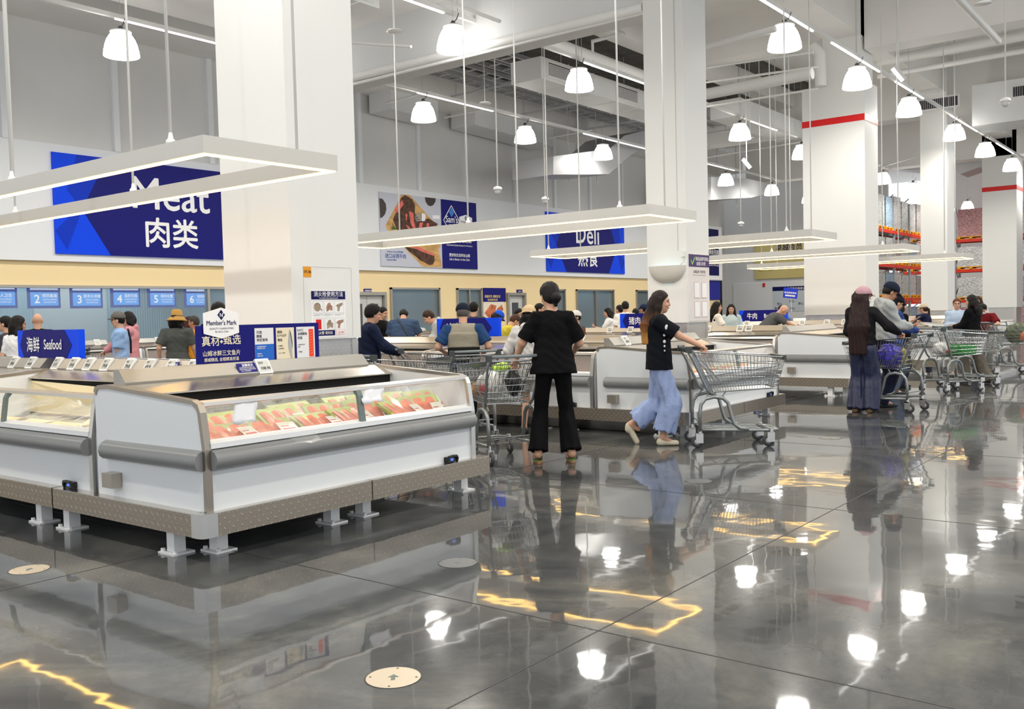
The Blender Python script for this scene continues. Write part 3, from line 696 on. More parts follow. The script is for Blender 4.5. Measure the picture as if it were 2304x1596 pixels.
# ------------------------------------------------------------------ floor discs
def disc(lab, px, py, m, ang):
    p = on('z', 0, px, py); t = thing('floor_access_cover', lab, 'floor cover', (p.x, p.y, 0), 0)
    MB().lathe([(.0001,.0015),(.108,.0015),(.109,.0)], n=40).build('disc', m, t)
    MB().lathe([(.109,.0014),(.114,.0014)], n=40).build('rim', mat('rim_dark', (.04,.04,.04), .5), t)
    a = MB(); M = RZ(ang); a.prism([(-.008,-.03),(.008,-.03),(.008,.0),(.022,.0),(0,.028),(-.022,.0),(-.008,.0)], 'z', .0016, .0024, M); a.build('arrow', mat('arrow_green', (.13,.17,.15), .5), t)
    s = MB()
    for k in range(4): s.lathe([(.0001,.0024),(.005,.0024)], (.092*cos(k*pi/2+.6), .092*sin(k*pi/2+.6), 0), 8)
    s.build('screw', mat('rim_dark', (.04,.04,.04), .5), t)
DM = mat('cover_cream_metal', (.66,.56,.42), .35, .3)
disc('round cream floor cover with a small arrow, nearest the camera', 885, 1525, DM, .7)
disc('round cream floor cover with an arrow at the far left', 66, 1282, DM, .7)
disc('round dark grey floor cover in front of the nearest end case', 1030, 1267, mat('cover_grey', (.16,.165,.165), .3, .3), .7)
disc('faint grey round floor cover behind the walking woman', 1572, 1083, mat('cover_grey', (.16,.165,.165), .3, .3), .7)
disc('faint round floor cover far out in the aisle', 1868, 986, mat('cover_grey', (.16,.165,.165), .3, .3), .7)

# ================================================================== SIGNS
def flatx(t, name, x, polys, m, th=.004, parent=None):
    b = MB()
    for p in polys: b.prism(p, 'x', x, x+th)
    return b.build(name, m, parent or t)
def dept_sign(lab, y0, latin, cjk, ly, cy, lsz, csz):
    z0, z1, L_ = 2.99, 5.18, 5.5; x = XW+.001; y1 = y0+L_
    t = thing('department_sign', lab, 'sign', (0,0,0), 0, 'department signs on the left wall')
    MB().box(x,y0,z0,x+.05,y1,z1).build('board', BLUE, t)
    zm = (z0+z1)/2-.1
    flatx(t, 'navy_field', x+.05, [[(y0+1.25,z1),(y0+.62,zm),(y0+1.25,z0),(y1-1.25,z0),(y1-.62,zm),(y1-1.25,z1)]], NAVY)
    for q_ in ([[(y0+.55,z1),(y0+.3,zm+.4),(y0+.62,zm),(y0+1.25,z1)], [(y0,zm-.5),(y0+.35,zm-.15),(y0+.62,zm),(y0+.25,zm-.9)], [(y1-.55,z1),(y1-.3,zm+.4),(y1-.62,zm),(y1-1.25,z1)], [(y1,zm-.5),(y1-.35,zm-.15),(y1-.62,zm),(y1-.25,zm-.9)]]): flatx(t, 'blue_facet', x+.05, [q_], BLUEM)
    m = MB(); text_mb(m, latin, lsz, face_px(x+.056, ly, 4.12), .012); m.build('latin_lettering', SIGNW, t)
    m = MB(); text_mb(m, cjk, csz, face_px(x+.056, cy, 3.29), .022, sx=1.0); m.build('chinese_lettering', SIGNW, t)
a = on('x', XW+.06, 384, 440).y; b = on('x', XW+.06, 386, 520).y
dept_sign('large blue wall sign reading Meat, left of the first column', 10.2, 'Meat', '肉类', a, b, 1.05, .74)
a = on('x', XW+.06, 1322, 530).y
dept_sign('large blue wall sign reading Deli, between the first and second columns', 28.4, 'Deli', '熟食', a, a, 1.05, .74)

# steak poster
t = thing('wall_poster', 'long wall poster with sliced steak on a board and a navy right third', 'poster', (0,0,0)); x = XW+.001
MB().box(x,19.95,2.97,x+.04,22.66,5.17).build('pale_panel', mat('poster_pale', srgb('c6c9d6'), .5), t)
MB().box(x,22.66,2.97,x+.04,24.42,5.17).build('navy_panel', NAVY, t)
def pp(pts, sx=840, sy=420, s=7.98): return [(lambda q: (q.y,q.z))(on('x', x+.045, sx+u/s, sy+v/s)) for u, v in pts]
WOODB = mat('printed_board', (.62,.36,.13), .6, var=.3, vscale=2, stretch=(1,1,4)); STK = mat('printed_crust', (.085,.035,.018), .6, var=.7, vscale=9); PNK = mat('printed_pink_meat', (.72,.16,.13), .6, var=.25, vscale=7)
x5 = x+.04
bd = flatx(t, 'printed_board', x5, [pp([(510,140),(660,155),(985,530),(1195,740),(1205,1070),(1170,1130),(1228,1380),(1228,1450),(890,1440),(550,1090),(230,740),(225,690)])], WOODB, .002)
flatx(t, 'printed_steak', x5+.002, [pp([(500,200),(570,150),(700,230),(750,330),(745,470),(850,620),(985,570),(1160,670),(1100,760),(930,900),(640,960),(450,830),(350,600),(400,480)]), pp([(560,1080),(640,1090),(760,1120),(1095,1230),(1100,1330),(1070,1400),(1010,1410),(850,1330),(640,1160)])], STK, .002)
flatx(t, 'printed_slice', x5+.004, [pp([(520,235),(545,320),(440,460),(405,480),(380,430),(410,370)]), pp([(640,440),(720,470),(725,610),(775,800),(735,790),(665,650)]), pp([(580,480),(610,500),(600,610),(580,600)]), pp([(590,680),(640,720),(700,790),(610,740)]), pp([(830,650),(895,640),(860,800),(805,800)]), pp([(960,650),(1005,660),(990,770),(945,780)]), pp([(1010,740),(1090,700),(1095,770),(1020,780)]), pp([(650,1070),(820,1090),(1090,1210),(1085,1245),(900,1180)])], PNK, .002)
flatx(t, 'printed_fork', x5+.006, [pp([(750,490),(870,480),(870,505),(752,510)]), pp([(750,525),(870,520),(870,545),(750,548)]), pp([(750,565),(870,560),(870,582),(752,588)]), pp([(760,600),(870,597),(870,618),(775,625)])], mat('fork_grey', (.30,.31,.32), .4), .002)
flatx(t, 'printed_fork_handle', x5+.006, [pp([(870,480),(925,482),(938,550),(925,618),(870,622)])], PAPER, .002); flatx(t, 'printed_label_tag', x5+.006, [pp([(1060,515),(1190,518),(1192,585),(1065,580)])], PAPER, .002)
flatx(t, 'printed_bowl', x5+.002, [pp([(107,205),(170,225),(225,310),(235,410),(210,500),(160,555),(125,565)]), pp([(925,190),(1120,210),(1115,270),(1080,330),(1030,355),(980,335),(940,270)])], mat('printed_dark_bowl', (.05,.035,.03), .5), .002)
flatx(t, 'printed_rosemary', x5+.006, [pp([(345,640),(365,700),(440,770),(350,775),(305,765),(340,745),(300,715),(350,720)])], mat('rosemary', (.07,.14,.03), .6), .002)
m = MB(); q = on('x',x5,890,576); text_mb(m, '进口谷饲牛肉', .15, face_px(x5,q.y,q.z-.06), .015); q = on('x',x5,889,567); text_mb(m, "Member's Mark 优质选品", .065, face_px(x5,q.y,q.z-.02), .01); q = on('x',x5,881,582); text_mb(m, 'Imported Beef', .07, face_px(x5,q.y,q.z-.06), .01); m.build('caption', mat('poster_blue_ink', srgb('4560a8'), .5), t)
def members_mark(t, M, s, ink=NAVYD):
    """hexagon badge centred on M, s = half width"""
    o = MB().prism([(-s,-.50*s),(0,-.76*s),(s,-.50*s),(s,.48*s),(0,.74*s),(-s,.48*s)], 'z', -.004, 0, M).build('badge', SIGNW, t)
    m = MB(); m.prism([(0,.64*s),(.21*s,.39*s),(0,.14*s),(-.21*s,.39*s)], 'z', 0, .002, M); m.build('badge_diamond', ink, o)
    m = MB(); M2 = M @ TR(0,0,.0025); text_mb(m, 'N', .26*s, M2 @ TR(0,.30*s,0), .03); m.add([(.0*s,.28*s,0),(.035*s,.30*s,0),(.14*s,.50*s,0),(.10*s,.50*s,0)], [(0,1,2,3)], M2); m.build('badge_mark', SIGNW, o)
    m = MB(); text_mb(m, "Member's Mark", .325*s, M2 @ TR(0,-.10*s,0), .008, sx=.83); text_mb(m, 'QUALITY GUARANTEED', .125*s, M2 @ TR(0,-.31*s,0)); text_mb(m, "By Sam's Club", .13*s, M2 @ TR(0,-.46*s,0)); m.build('badge_lettering', NAVYD, o)
    return o
q = on('x', x5, 1016, 497); M = face_px(x5, q.y, q.z)
m = MB(); s = .39; w_ = .03
for a, b in (((0,s*1.25),(s,0)),((s,0),(0,-s*1.25)),((0,-s*1.25),(-s,0)),((-s,0),(0,s*1.25))): m.tube([M @ Vector((a[0],a[1],0)), M @ Vector((b[0],b[1],0))], .016, 4)
text_mb(m, "Sam's", .30, M @ TR(0,-.06,.002), .015, sx=.9); text_mb(m, 'CLUB', .11, M @ TR(0,-.19,.002), .015); m.build('diamond_logo', SIGNW, t)
MB().prism([(0,.42),(.13,.27),(0,.12),(-.13,.27)], 'z', 0, .003, M).build('logo_gem', mat('gem_blue', srgb('2f7fd6'), .4), t)
q = on('x', x5, 1048, 500); members_mark(t, face_px(x5, q.y, q.z), .32)
MB().box(x5, on('x',x5,1031,500).y, 3.9, x5+.003, on('x',x5,1031,500).y+.012, 4.6).build('divider_line', SIGNW, t)
q = on('x', x5, 1034, 545); m = MB(); text_mb(m, '高品质为您定制', .17, face_px(x5,q.y,q.z), .02); q = on('x', x5, 1034, 553); text_mb(m, 'Customized Quality Exclusive For Members', .072, face_px(x5,q.y,q.z-.02), .012)
q = on('x', x5, 1034, 575); text_mb(m, '更好的生活尽在山姆', .115, face_px(x5,q.y,q.z-.04), .02); q = on('x', x5, 1034, 583); text_mb(m, 'Life is Better in the Club', .10, face_px(x5,q.y,q.z-.05), .012); m.build('slogan', SIGNW, t)

# header signs on the islands
def header(lab, y, cjk, latin):
    t = thing('header_sign', lab, 'sign', (0,0,0), 0, 'blue header signs on the islands'); x0, x1, z0, z1 = -9.78, -8.57, 1.09, 1.385
    MB().box(x0,y-.03,z0,x1,y+.03,z1).build('box', BLUE, t)
    MB().prism([(x0+.14,z0),(x0+.06,(z0+z1)/2),(x0+.14,z1),(x1-.26,z1),(x1-.13,(z0+z1)/2),(x1-.26,z0)], 'y', y-.034, y-.03).build('navy_field', NAVY, t)
    m = MB(); zc = 1.195; text_mb(m, cjk, .16, face_ny(-9.44, y-.034, zc-.01), .012, sx=.85); text_mb(m, latin, .135, face_ny(-9.05, y-.034, zc+.005), .02, sx=.8); m.build('lettering', SIGNW, t)
    m = MB(); m.box(x0+.1,y-.02,1.02,x0+.13,y+.02,1.1); m.box(x1-.13,y-.02,1.02,x1-.1,y+.02,1.1); m.build('bracket', STEEL, t)
header('blue header sign reading Seafood in Chinese and English, on the nearest island', 4.5, '海鲜', 'Seafood')
header('blue header sign behind the man in the vest, on the second island', 10.75, '冷冻', 'Frozen')
header('blue header sign reading Pork in Chinese, on the third island', 16.1, '猪肉', 'Pork')
header('blue header sign reading Beef, behind the leaning bald man', 21.65, '牛肉', 'Beef')

# Member's Mark sign on the rail of the near end case
x = EX-DEP+.02
def mp(px, py): q = on('x', x, px, py); return (q.y, q.z)
t = thing('shelf_sign', 'navy shelf sign with a white hexagon badge on top, on the nearest end case', 'sign', (0,0,0))
ya, yb = mp(440,735)[0], mp(716,724)[0]; za, zb = 1.085, mp(440,734)[1]
MB().box(x-.012,ya,za,x,yb,zb).build('board', NAVY, t)
m = MB()
for yy in (ya+.02, yb-.14): m.box(x-.02,yy,1.09,x+.012,yy+.12,za+.012)
m.build('clamp', STEEL, t)
ctr = mp(496,727); members_mark(t, face_px(x, ctr[0], ctr[1], .012), (mp(536,720)[0]-mp(455,725)[0])/2*.98)
CRM = mat('cream_ink', (.88,.80,.62), .5)
def line(mb, s, px, py, size, b=.02, sx=1): y_, z_ = mp(px, py); text_mb(mb, s, size, face_px(x, y_, z_, .003), b, sx=sx)
m = MB(); line(m, '真材', 474, 777, .080, .014); line(m, '甄选', 522, 773, .080, .014); y_, z_ = mp(498,769); m.prism([(y_,z_+.014),(y_+.013,z_),(y_,z_-.014),(y_-.013,z_)], 'x', x, x+.003)
line(m, '山姆冰鲜三文鱼片', 499, 799.5, .044, .012, .95); line(m, '挪威精选, 全程精准控温', 499, 812, .030, .012, .97); line(m, 'Hepic 北京鱼, 大西洋, 挪威冰鲜, 空运直达, 全程冷链, 品质保证', 500, 819.5, .0098, .01); line(m, '北京鱼, 大西洋, 三文鱼刺身级品质', 491, 824, .0098, .01); m.build('lettering', CRM, t)
def mini(px0, py0, px1, py1, m_):
    y0_, z1_ = mp(px0, py0); y1_, z0_ = mp(px1, py1); return y0_, y1_, z0_, z1_, MB().box(x,y0_,z0_,x+.003,y1_,z1_).build('card', m_, t)
LIGHTC = mat('card_pale', (.80,.80,.82), .5); SAND = mat('card_sand', (.83,.74,.55), .5)
y0_,y1_,z0_,z1_,c = mini(572,739,617,813,LIGHTC); MB().box(x+.003,y0_,z0_,x+.004,y1_,z0_+(z1_-z0_)*.52).build('sea_picture', mat('card_sea', srgb('1766c8'), .5), c)
m = MB(); 
def lline(mb, s, px, py, size, b=.01): y_, z_ = mp(px, py); text_mb(mb, s, size, face_px(x+.003, y_, z_, .002), b, align='LEFT')
lline(m, '只选', 576, 751, .026); lline(m, '挪威', 576, 760, .026); lline(m, '特定渔场', 577, 768.5, .026); m.build('ink', LABELK, c)
m = MB(); lline(m, '来自挪威纯净海域', 577, 782, .011); lline(m, '特定渔场三文鱼', 577, 786, .011); lline(m, '新鲜直达', 578, 798, .011); lline(m, '冰鲜72小时', 578, 803, .011); m.build('ink_white', SIGNW, c)
y0_,y1_,z0_,z1_,c = mini(620,738,663,810,SAND); m = MB(); lline(m, '精挑', 623, 750, .024); lline(m, '5-7+公斤', 623, 758, .024); lline(m, '整鱼', 624, 768, .024); lline(m, '产自挪威', 625, 780, .011); lline(m, '22-26磅每条', 625, 786, .011); lline(m, 'Trim C+ 去皮', 626, 796, .011); m.build('ink', LABELK, c)
m = MB(); hh = z1_-z0_; yc = y1_-.045; m.prism([(yc-.002,z1_-.02),(yc+.012,z1_-.05),(yc+.022,z1_-.12),(yc+.018,z0_+.09),(yc+.02,z0_+.012),(yc+.004,z0_+.03),(yc-.016,z0_+.10),(yc-.018,z1_-.12),(yc-.01,z1_-.06)], 'x', x+.003, x+.006); m.build('fish_picture', mat('fish_silver', (.45,.46,.47), .35, .4), c)
m = MB(); m.prism([(yc-.0,z1_-.018),(yc+.012,z1_-.05),(yc+.024,z1_-.12),(yc+.020,z0_+.09),(yc+.017,z1_-.12),(yc+.004,z1_-.05)], 'x', x+.006, x+.007); m.build('fish_back', mat('fish_dark', (.04,.045,.05), .35), c)
y0_,y1_,z0_,z1_,c = mini(666,736,709,807,LIGHTC); m = MB(); lline(m, '0-4°C', 668, 746, .026); lline(m, '全程精准', 669, 754, .024); lline(m, '控温', 669, 763, .024); lline(m, '空运直达72小时', 670, 777, .010); lline(m, '锁鲜', 670, 782, .010); lline(m, '冰鲜配送', 671, 793, .010); m.build('ink', LABELK, c)
m = MB(); m.box(x+.003,y1_-.062,z0_+.02,x+.004,y1_-.014,z1_-.02); c2 = m.build('salmon_picture', mat('card_orange', srgb('f0401c'), .5), c)
m = MB(); 
for kk in range(9): m.prism([(y1_-.060,z0_+.04+kk*.022),(y1_-.018,z0_+.052+kk*.022),(y1_-.018,z0_+.055+kk*.022),(y1_-.060,z0_+.044+kk*.022)], 'x', x+.004, x+.0045)
m.build('salmon_stripe', mat('card_light_orange', srgb('ff8a62'), .5), c2)
# reminder card and price
xr = EX-DEP+.145
q0 = on('x', xr, 527, 832); 
t = thing('reminder_card', 'small navy reminder card on the sloping rail of the nearest end case', 'card', (xr, on('x',xr,556,843).y, 1.07), pi/2)
R = Matrix.Rotation(-.55, 4, 'X'); MB().box(-.085,-.003,-.04,.085,0,.04,R).build('card_face', NAVY, t)
m = MB(); F_ = R @ Matrix(((1,0,0,0),(0,0,-1,-.005),(0,1,0,0),(0,0,0,1))); text_mb(m, '温馨提示', .026, F_ @ TR(.01,.012,0), .008); text_mb(m, '保质期及储存条件请见包装,', .0115, F_ @ TR(0,-.004,0)); text_mb(m, '如您对商品有任何疑问请咨询', .0115, F_ @ TR(0,-.018,0)); text_mb(m, '工作人员谢谢配合', .0115, F_ @ TR(-.02,-.032,0)); m.build('lettering', SIGNW, t)
t = thing('reminder_card', 'small navy reminder card among the price tags under the Seafood sign', 'card', (on('y',Y1,390,835).x, Y1, 1.07), 0)
MB().box(-.07,-.003,-.04,.07,0,.04,R).build('card_face', NAVY, t); m = MB(); text_mb(m, '温馨提示', .03, F_ @ TR(0,.0,0), .02); m.build('lettering', SIGNW, t)

# posters on the first column
x = -7.41
def P2(px, py): q = on('x', x, px, py); return q.y, q.z
y0_, z1_ = P2(699,655); y1_ = 6.72; z0_ = 1.235
t = thing('instruction_poster', 'white fire hydrant instruction poster with six pictures on the first column', 'poster', (0,0,0))
MB().box(x,y0_,z0_,x+.004,y1_,z1_).build('sheet', SIGNW, t); H_ = z1_-z0_; W_ = y1_-y0_
MB().box(x+.004,y0_,z1_-.085,x+.006,y1_,z1_).build('header_band', NAVYD, t); 
m = MB(); text_mb(m, '消火栓使用方法', .056, face_px(x, y0_+W_/2, z1_-.052, .008), .008); text_mb(m, 'Fire Hydrant Operating Instructions', .017, face_px(x, y0_+W_/2, z1_-.076, .008), .01); m.build('lettering', SIGNW, t)
MB().box(x+.004,y0_+.02,z0_+.02,x+.006,y0_+W_*.66,z0_+.075).build('footer_band', NAVYD, t); m = MB(); text_mb(m, '无火警 请勿动', .034, face_px(x, y0_+W_*.35, z0_+.036, .008), .008); m.build('footer_lettering', SIGNW, t)
fb = MB().box(x+.004,y0_+W_*.69,z0_+.02,x+.0055,y1_-.015,z0_+.08).build('phone_box', mat('phone_pink', (.85,.55,.55), .5), t); m = MB().box(x+.0055,y0_+W_*.71,z0_+.025,x+.006,y1_-.025,z0_+.075).build('phone_box_inner', SIGNW, fb)
m = MB(); text_mb(m, '(119', .04, face_px(x, y1_-.075, z0_+.034, .007), .01); m.build('phone_number', RED, fb)
MT = [mat('print_bronze', (.35,.27,.19), .5, var=.4, vscale=30), mat('print_hand', (.38,.22,.15), .5, var=.4, vscale=30)]
for r_ in range(2):
    for c_ in range(3):
        a = y0_+.022+c_*(W_-.03)/3; b = z1_-.225-r_*.175; w_ = (W_-.03)/3-.014
        fo = MB().box(x+.004,a,b,x+.0045,a+w_,b+.125).build('picture_frame', mat('picture_grey', (.45,.45,.45), .5), t); MB().box(x+.0045,a+.003,b+.003,x+.005,a+w_-.003,b+.122).build('picture_ground', SIGNW, fo)
        m = MB(); cy, cz = a+w_/2, b+.063
        if (r_, c_) == (0,0): m.lathe([(.0001,.0),(.045,.0)], n=24, M=face_px(x,cy-.01,cz,.0055)); m.prism([(cy+.02,cz-.02),(cy+.05,cz-.045),(cy+.045,cz-.015)], 'x', x+.005, x+.0056)
        elif (r_, c_) == (1,0): m.box(x+.005,cy-.035,cz-.05,x+.0056,cy+.035,cz+.05)
        elif c_ == 1: m.prism([(cy-.03,cz-.05),(cy-.035,cz+.0),(cy-.01,cz+.04),(cy+.02,cz+.045),(cy+.03,cz+.02),(cy+.05,cz+.005),(cy+.045,cz-.04),(cy+.01,cz-.03)], 'x', x+.005, x+.0056)
        else: m.prism([(cy-.05,cz+.01),(cy-.02,cz+.035 if r_ else cz+.03),(cy+.05,cz+.045),(cy+.05,cz+.02),(cy+.01,cz-.0),(cy+.0,cz-.045),(cy-.03,cz-.045),(cy-.025,cz-.0)], 'x', x+.005, x+.0056)
        m.build('picture', RED if (r_, c_) == (1,0) else MT[(r_+c_) % 2], fo)
        m = MB(); m.box(x+.0045,a,b-.014,x+.005,a+w_,b-.011); m.box(x+.0045,a,b-.024,x+.005,a+w_*.6,b-.021); m.build('caption_line', mat('caption_grey', (.35,.35,.36), .6), fo)
t = thing('number_plate', 'small orange plate reading 1F-36 on the first column', 'plate', (0,0,0)); y0_, z1_ = P2(682,600); y1_, z0_ = P2(700,624)
MB().box(x,y0_,z0_,x+.004,y1_,z1_).build('plate', ORANGE, t); m = MB(); text_mb(m, '1F-36', .042, face_px(x,(y0_+y1_)/2,(z0_+z1_)/2-.012,.006), .02); m.build('lettering', LABELK, t)
# flush hatch outline of the hydrant cupboard
m = MB(); y0_, z1_ = P2(681,600); y1_ = P2(789,602)[0]; q_ = .003
m.box(x,y0_,1.24,x+.002,y0_+q_,z1_); m.box(x,y1_,1.24,x+.002,y1_+q_,z1_); m.box(x,y0_,z1_,x+.002,y1_,z1_+q_)
tag(m.build('hydrant_hatch', mat('seam_grey', (.45,.45,.44), .6)), 'thin outline of a flush hatch door on the first column', 'hatch')

# second column: insect trap and notice
t = thing('insect_trap', 'pale half-bowl insect trap lamp on the second column', 'insect trap', (-7.6,14.03,2.02)); m = MB(); n = 20; rows = []
for i in range(7):
    z = .145-.29*i/6; k = sqrt(max(0,1-((.145-z)/.30)**2.2)); rows.append([(-.34*k*cos(pi*j/n), -.16*k*sin(pi*j/n), z) for j in range(n+1)])
vs = [p for r_ in rows for p in r_]; m.add(vs, [(i*(n+1)+j,(i+1)*(n+1)+j,(i+1)*(n+1)+j+1,i*(n+1)+j+1) for i in range(6) for j in range(n)]); m.build('bowl', mat('trap_grey', (.62,.60,.55), .4), t, True)
MB().box(-.2,-.06,.02,.2,-.03,.06).build('uv_tube', emis('uv_blue', (.45,.9,1), 5), t)
MB().tube([(.2,-.01,.14),(.3,-.01,.2),(.32,-.01,.36)], .006, 6).build('cable', PIPEW, t)
tag(MB().box(-7.33,13.985,2.30,-7.27,14.03,2.40).build('wall_socket', WHITE), 'small white socket above the insect trap', 'socket')
tag(MB().tube([(-7.40,14.02,2.4),(-7.40,14.02,9.2)], .006, 6).build('cable', mat('cable_grey', (.6,.6,.6), .5)), 'thin cable running up the front face of the second column', 'cable')
x = -7.25; t = thing('notice_board', 'tall white notice with a purple header and check mark on the second column', 'notice', (0,0,0))
MB().box(x,14.085,1.24,x+.01,14.83,2.345).build('sheet', mat('notice_pale', (.78,.74,.72), .5), t)
MB().box(x+.01,14.085,2.14,x+.014,14.83,2.345).build('header_band', mat('notice_purple', srgb('3a2266'), .4), t)
m = MB(); text_mb(m, '商品品质可视化', .068, face_px(x,14.56,2.25,.016), .02); text_mb(m, '自查公示栏', .068, face_px(x,14.52,2.17,.016), .02); m.build('lettering', SIGNW, t)
m = MB(); m.prism([(14.16,2.26),(14.20,2.20),(14.30,2.31),(14.30,2.28),(14.20,2.165),(14.145,2.24)], 'x', x+.014, x+.017); m.build('check_mark', mat('check_green', (.25,.65,.15), .5), t)
m = MB(); text_mb(m, '山姆品质 可查可信', .055, face_px(x,14.46,2.04,.012), .01); m.box(x+.01,14.22,2.0,x+.012,14.70,2.006); m.build('subtitle', mat('ink_grey', (.2,.18,.18), .5), t)
for a in (14.26,14.53):
    for b in (1.62,1.30):
        f_ = MB().box(x+.01,a,b,x+.016,a+.2,b+.27).build('pocket', mat('pocket_rose', (.62,.52,.52), .4), t); MB().box(x+.016,a+.012,b+.012,x+.018,a+.188,b+.258).build('slip', SIGNW, f_)

# small wall signs
def wsign(lab, px0, py0, px1, py1, txt, sz, m_=NAVY, ink=SIGNW, cat='sign'):
    x = XW-.098; a = on('x',x,px0,py0); b = on('x',x,px1,py1); t = thing('wall_sign', lab, cat, (0,0,0)); MB().box(x,a.y,b.z,x+.03,b.y,a.z).build('plate', m_, t)
    m = MB(); text_mb(m, txt, sz, face_px(x,(a.y+b.y)/2,(a.z+b.z)/2-sz*.36,.034), .02); m.build('lettering', ink, t); return t
wsign('small navy sign above the double door right of the first column', 818, 650, 835, 659, '生鲜操作间', .055)
wsign('small navy sign above the single grey door', 1162, 652, 1174, 659.5, '出入口', .055)
t = wsign('navy and food photo poster between windows on the cream wall', 1086, 648, 1137, 679, '', .1); x = XW-.098
m = MB(); text_mb(m, '果蔬芬芳, 健康生活', .10, face_px(x,25.3,2.03,.034), .02); text_mb(m, '每日新鲜到店享', .08, face_px(x,25.3,1.92,.034), .02); m.build('gold_lettering', mat('gold_ink', (.8,.6,.15), .5), t)
a = on('x',x,1086,680); MB().box(x,a.y,1.25,x+.03,25.92,1.88).build('photo_panel', mat('poster_cream', (.80,.72,.60), .5), t)
flatx(t, 'printed_fruit', x+.03, [[(24.85,1.5),(25.2,1.8),(25.5,1.75),(25.4,1.45),(25.1,1.3)],[(25.5,1.62),(25.8,1.78),(25.88,1.6),(25.7,1.5)]], mat('print_fruit', (.55,.15,.06), .5, var=.5, vscale=8), .003)
# white framed navy panel at the end of the left wall
t = thing('wall_poster', 'tall navy poster in a white frame where the left wall ends', 'poster', (0,0,0))
MB().box(XW+.0,41.2,2.86,XW+.05,43.12,5.44).build('frame_board', SIGNW, t); MB().box(XW+.05,40.6,3.07,XW+.055,42.75,5.3).build('navy_sheet', NAVYD, t)
m = MB(); text_mb(m, '山姆会员商店', .26, face_px(XW+.05,42.2,4.1,.01), .02); text_mb(m, '更好的生活', .3, face_px(XW+.05,42.3,3.55,.01), .02); m.build('lettering', SIGNW, t)
tag(MB().box(XW-.1,41.4,1.9,XW-.06,43.1,2.83).build('wall_panel', mat('panel_blue', srgb('17209a'), .5)), 'plain deep blue panel below the framed poster at the wall end', 'panel')
# gold membership sign, board, alarm on the far wall
y = 47.93
t = thing('membership_sign', 'large gold membership sign on the far wall', 'sign', (0,0,0)); MB().box(-20.75,y-.04,2.98,-16.9,y+.07,5.12).build('board', GOLD, t)
def F(px, py, off=.045): q = on('y', y-.04, px, py); return face_ny(q.x, y-.04, q.z, off-.035)
m = MB(); text_mb(m, '卓越会员 免年费', .36, F(1800,560), .015); text_mb(m, '普通会员一起逛 小', .24, F(1800,597), .015); m.build('lettering', NAVYD, t)
m = MB(); q = on('y',y-.05,1715,548); m.prism([(q.x-.14,q.z+.14),(q.x+.14,q.z+.14),(q.x,q.z-.05)], 'y', y-.05, y-.04); m.build('purple_triangle', mat('purple', srgb('3d2068'), .5), t)
m = MB(); text_mb(m, '扫码办理', .1, F(1715,606)); text_mb(m, '卓越会员尊享更多', .1, F(1722,610)); m.build('small_print', mat('gold_dark', (.3,.22,.05), .5), t)
y = 47.91; q0 = on('y',y,1738,646); q1 = on('y',y,1816,700)
t = thing('information_board', 'pale information board with a navy header on the far wall', 'board', (0,0,0)); MB().box(q0.x,y,q1.z,q1.x+.6,y+.018,q0.z).build('sheet', mat('board_pale', (.62,.67,.72), .5), t); MB().box(q0.x,y-.004,q0.z-.22,q1.x+.6,y,q0.z).build('header_band', NAVYD, t)
m = MB(); text_mb(m, '食品安全信息公示', .14, face_ny(q0.x+1.35,y-.004,q0.z-.17,.004), .02); m.build('lettering', SIGNW, t)
m = MB()
for px, py, s in ((1782,678,'舒心'),(1754,684,'安心'),(1802,683,'放心'),(1749,694,'贴心'),(1783,694,'用心')): q = on('y',y,px,py); text_mb(m, s, .14, face_ny(q.x,y,q.z-.05,.006), .02)
m.build('caption', LABELK, t)
q = on('y',47.93,1719,641.5); tag(MB().box(q.x-.06,47.88,q.z-.1,q.x+.06,47.93,q.z+.1).build('fire_alarm', RED), 'small red fire alarm box on the far wall', 'alarm')

# dome cameras hanging on rods
def camera_(lab, px, py, r):
    p = az(px, r, 0, py); q = ray(px, py); h = hypot(q.x,q.y); z = CAMZ+q.z/h*r
    t = thing('dome_camera', lab, 'security camera', (p.x,p.y,z)); MB().tube([(0,0,.1),(0,0,9.3-z)], .014, 8).build('drop_rod', PIPEW, t, True)
    MB().lathe([(.02,.12),(.05,.11),(.09,.09),(.10,.06),(.10,.035),(.075,.03)], n=16).build('housing', WHITE, t, True); MB().lathe([(.075,.03),(.07,-.02),(.045,-.06),(.001,-.075)], n=16).build('dome', mat('dome_grey', (.55,.56,.57), .3), t, True)
camera_('white dome camera on a rod left of the second column, left one', 1120, 431, 21)
camera_('white dome camera on a rod left of the second column, right one', 1227, 453, 24)
camera_('small dark-lensed dome camera on a rod between the second and third columns', 1667, 507, 31)
camera_('large white dome camera on a rod at the upper right', 2262, 233, 21)
def speaker(lab, px, py, r): 
    p = az(px, r, 0, py); q = ray(px, py); z = CAMZ+q.z/hypot(q.x,q.y)*r; t = thing('hanging_detector', lab, 'detector', (p.x,p.y,z))
    MB().tube([(0,0,.03),(0,0,9.3-z)], .006, 6).build('drop_wire', PIPEW, t); MB().lathe([(.001,.03),(.1,.025),(.13,0),(.001,-.01)], n=16).build('disc_head', WHITE, t, True)
speaker('white disc detector hanging right of the first column near the top', 888, 71, 15); speaker('white disc detector hanging before the wide duct', 1091, 233, 20); speaker('white disc detector at the very top right', 2213, 9, 16); speaker('white disc detector hanging between the second and third columns', 1688, 311, 30)
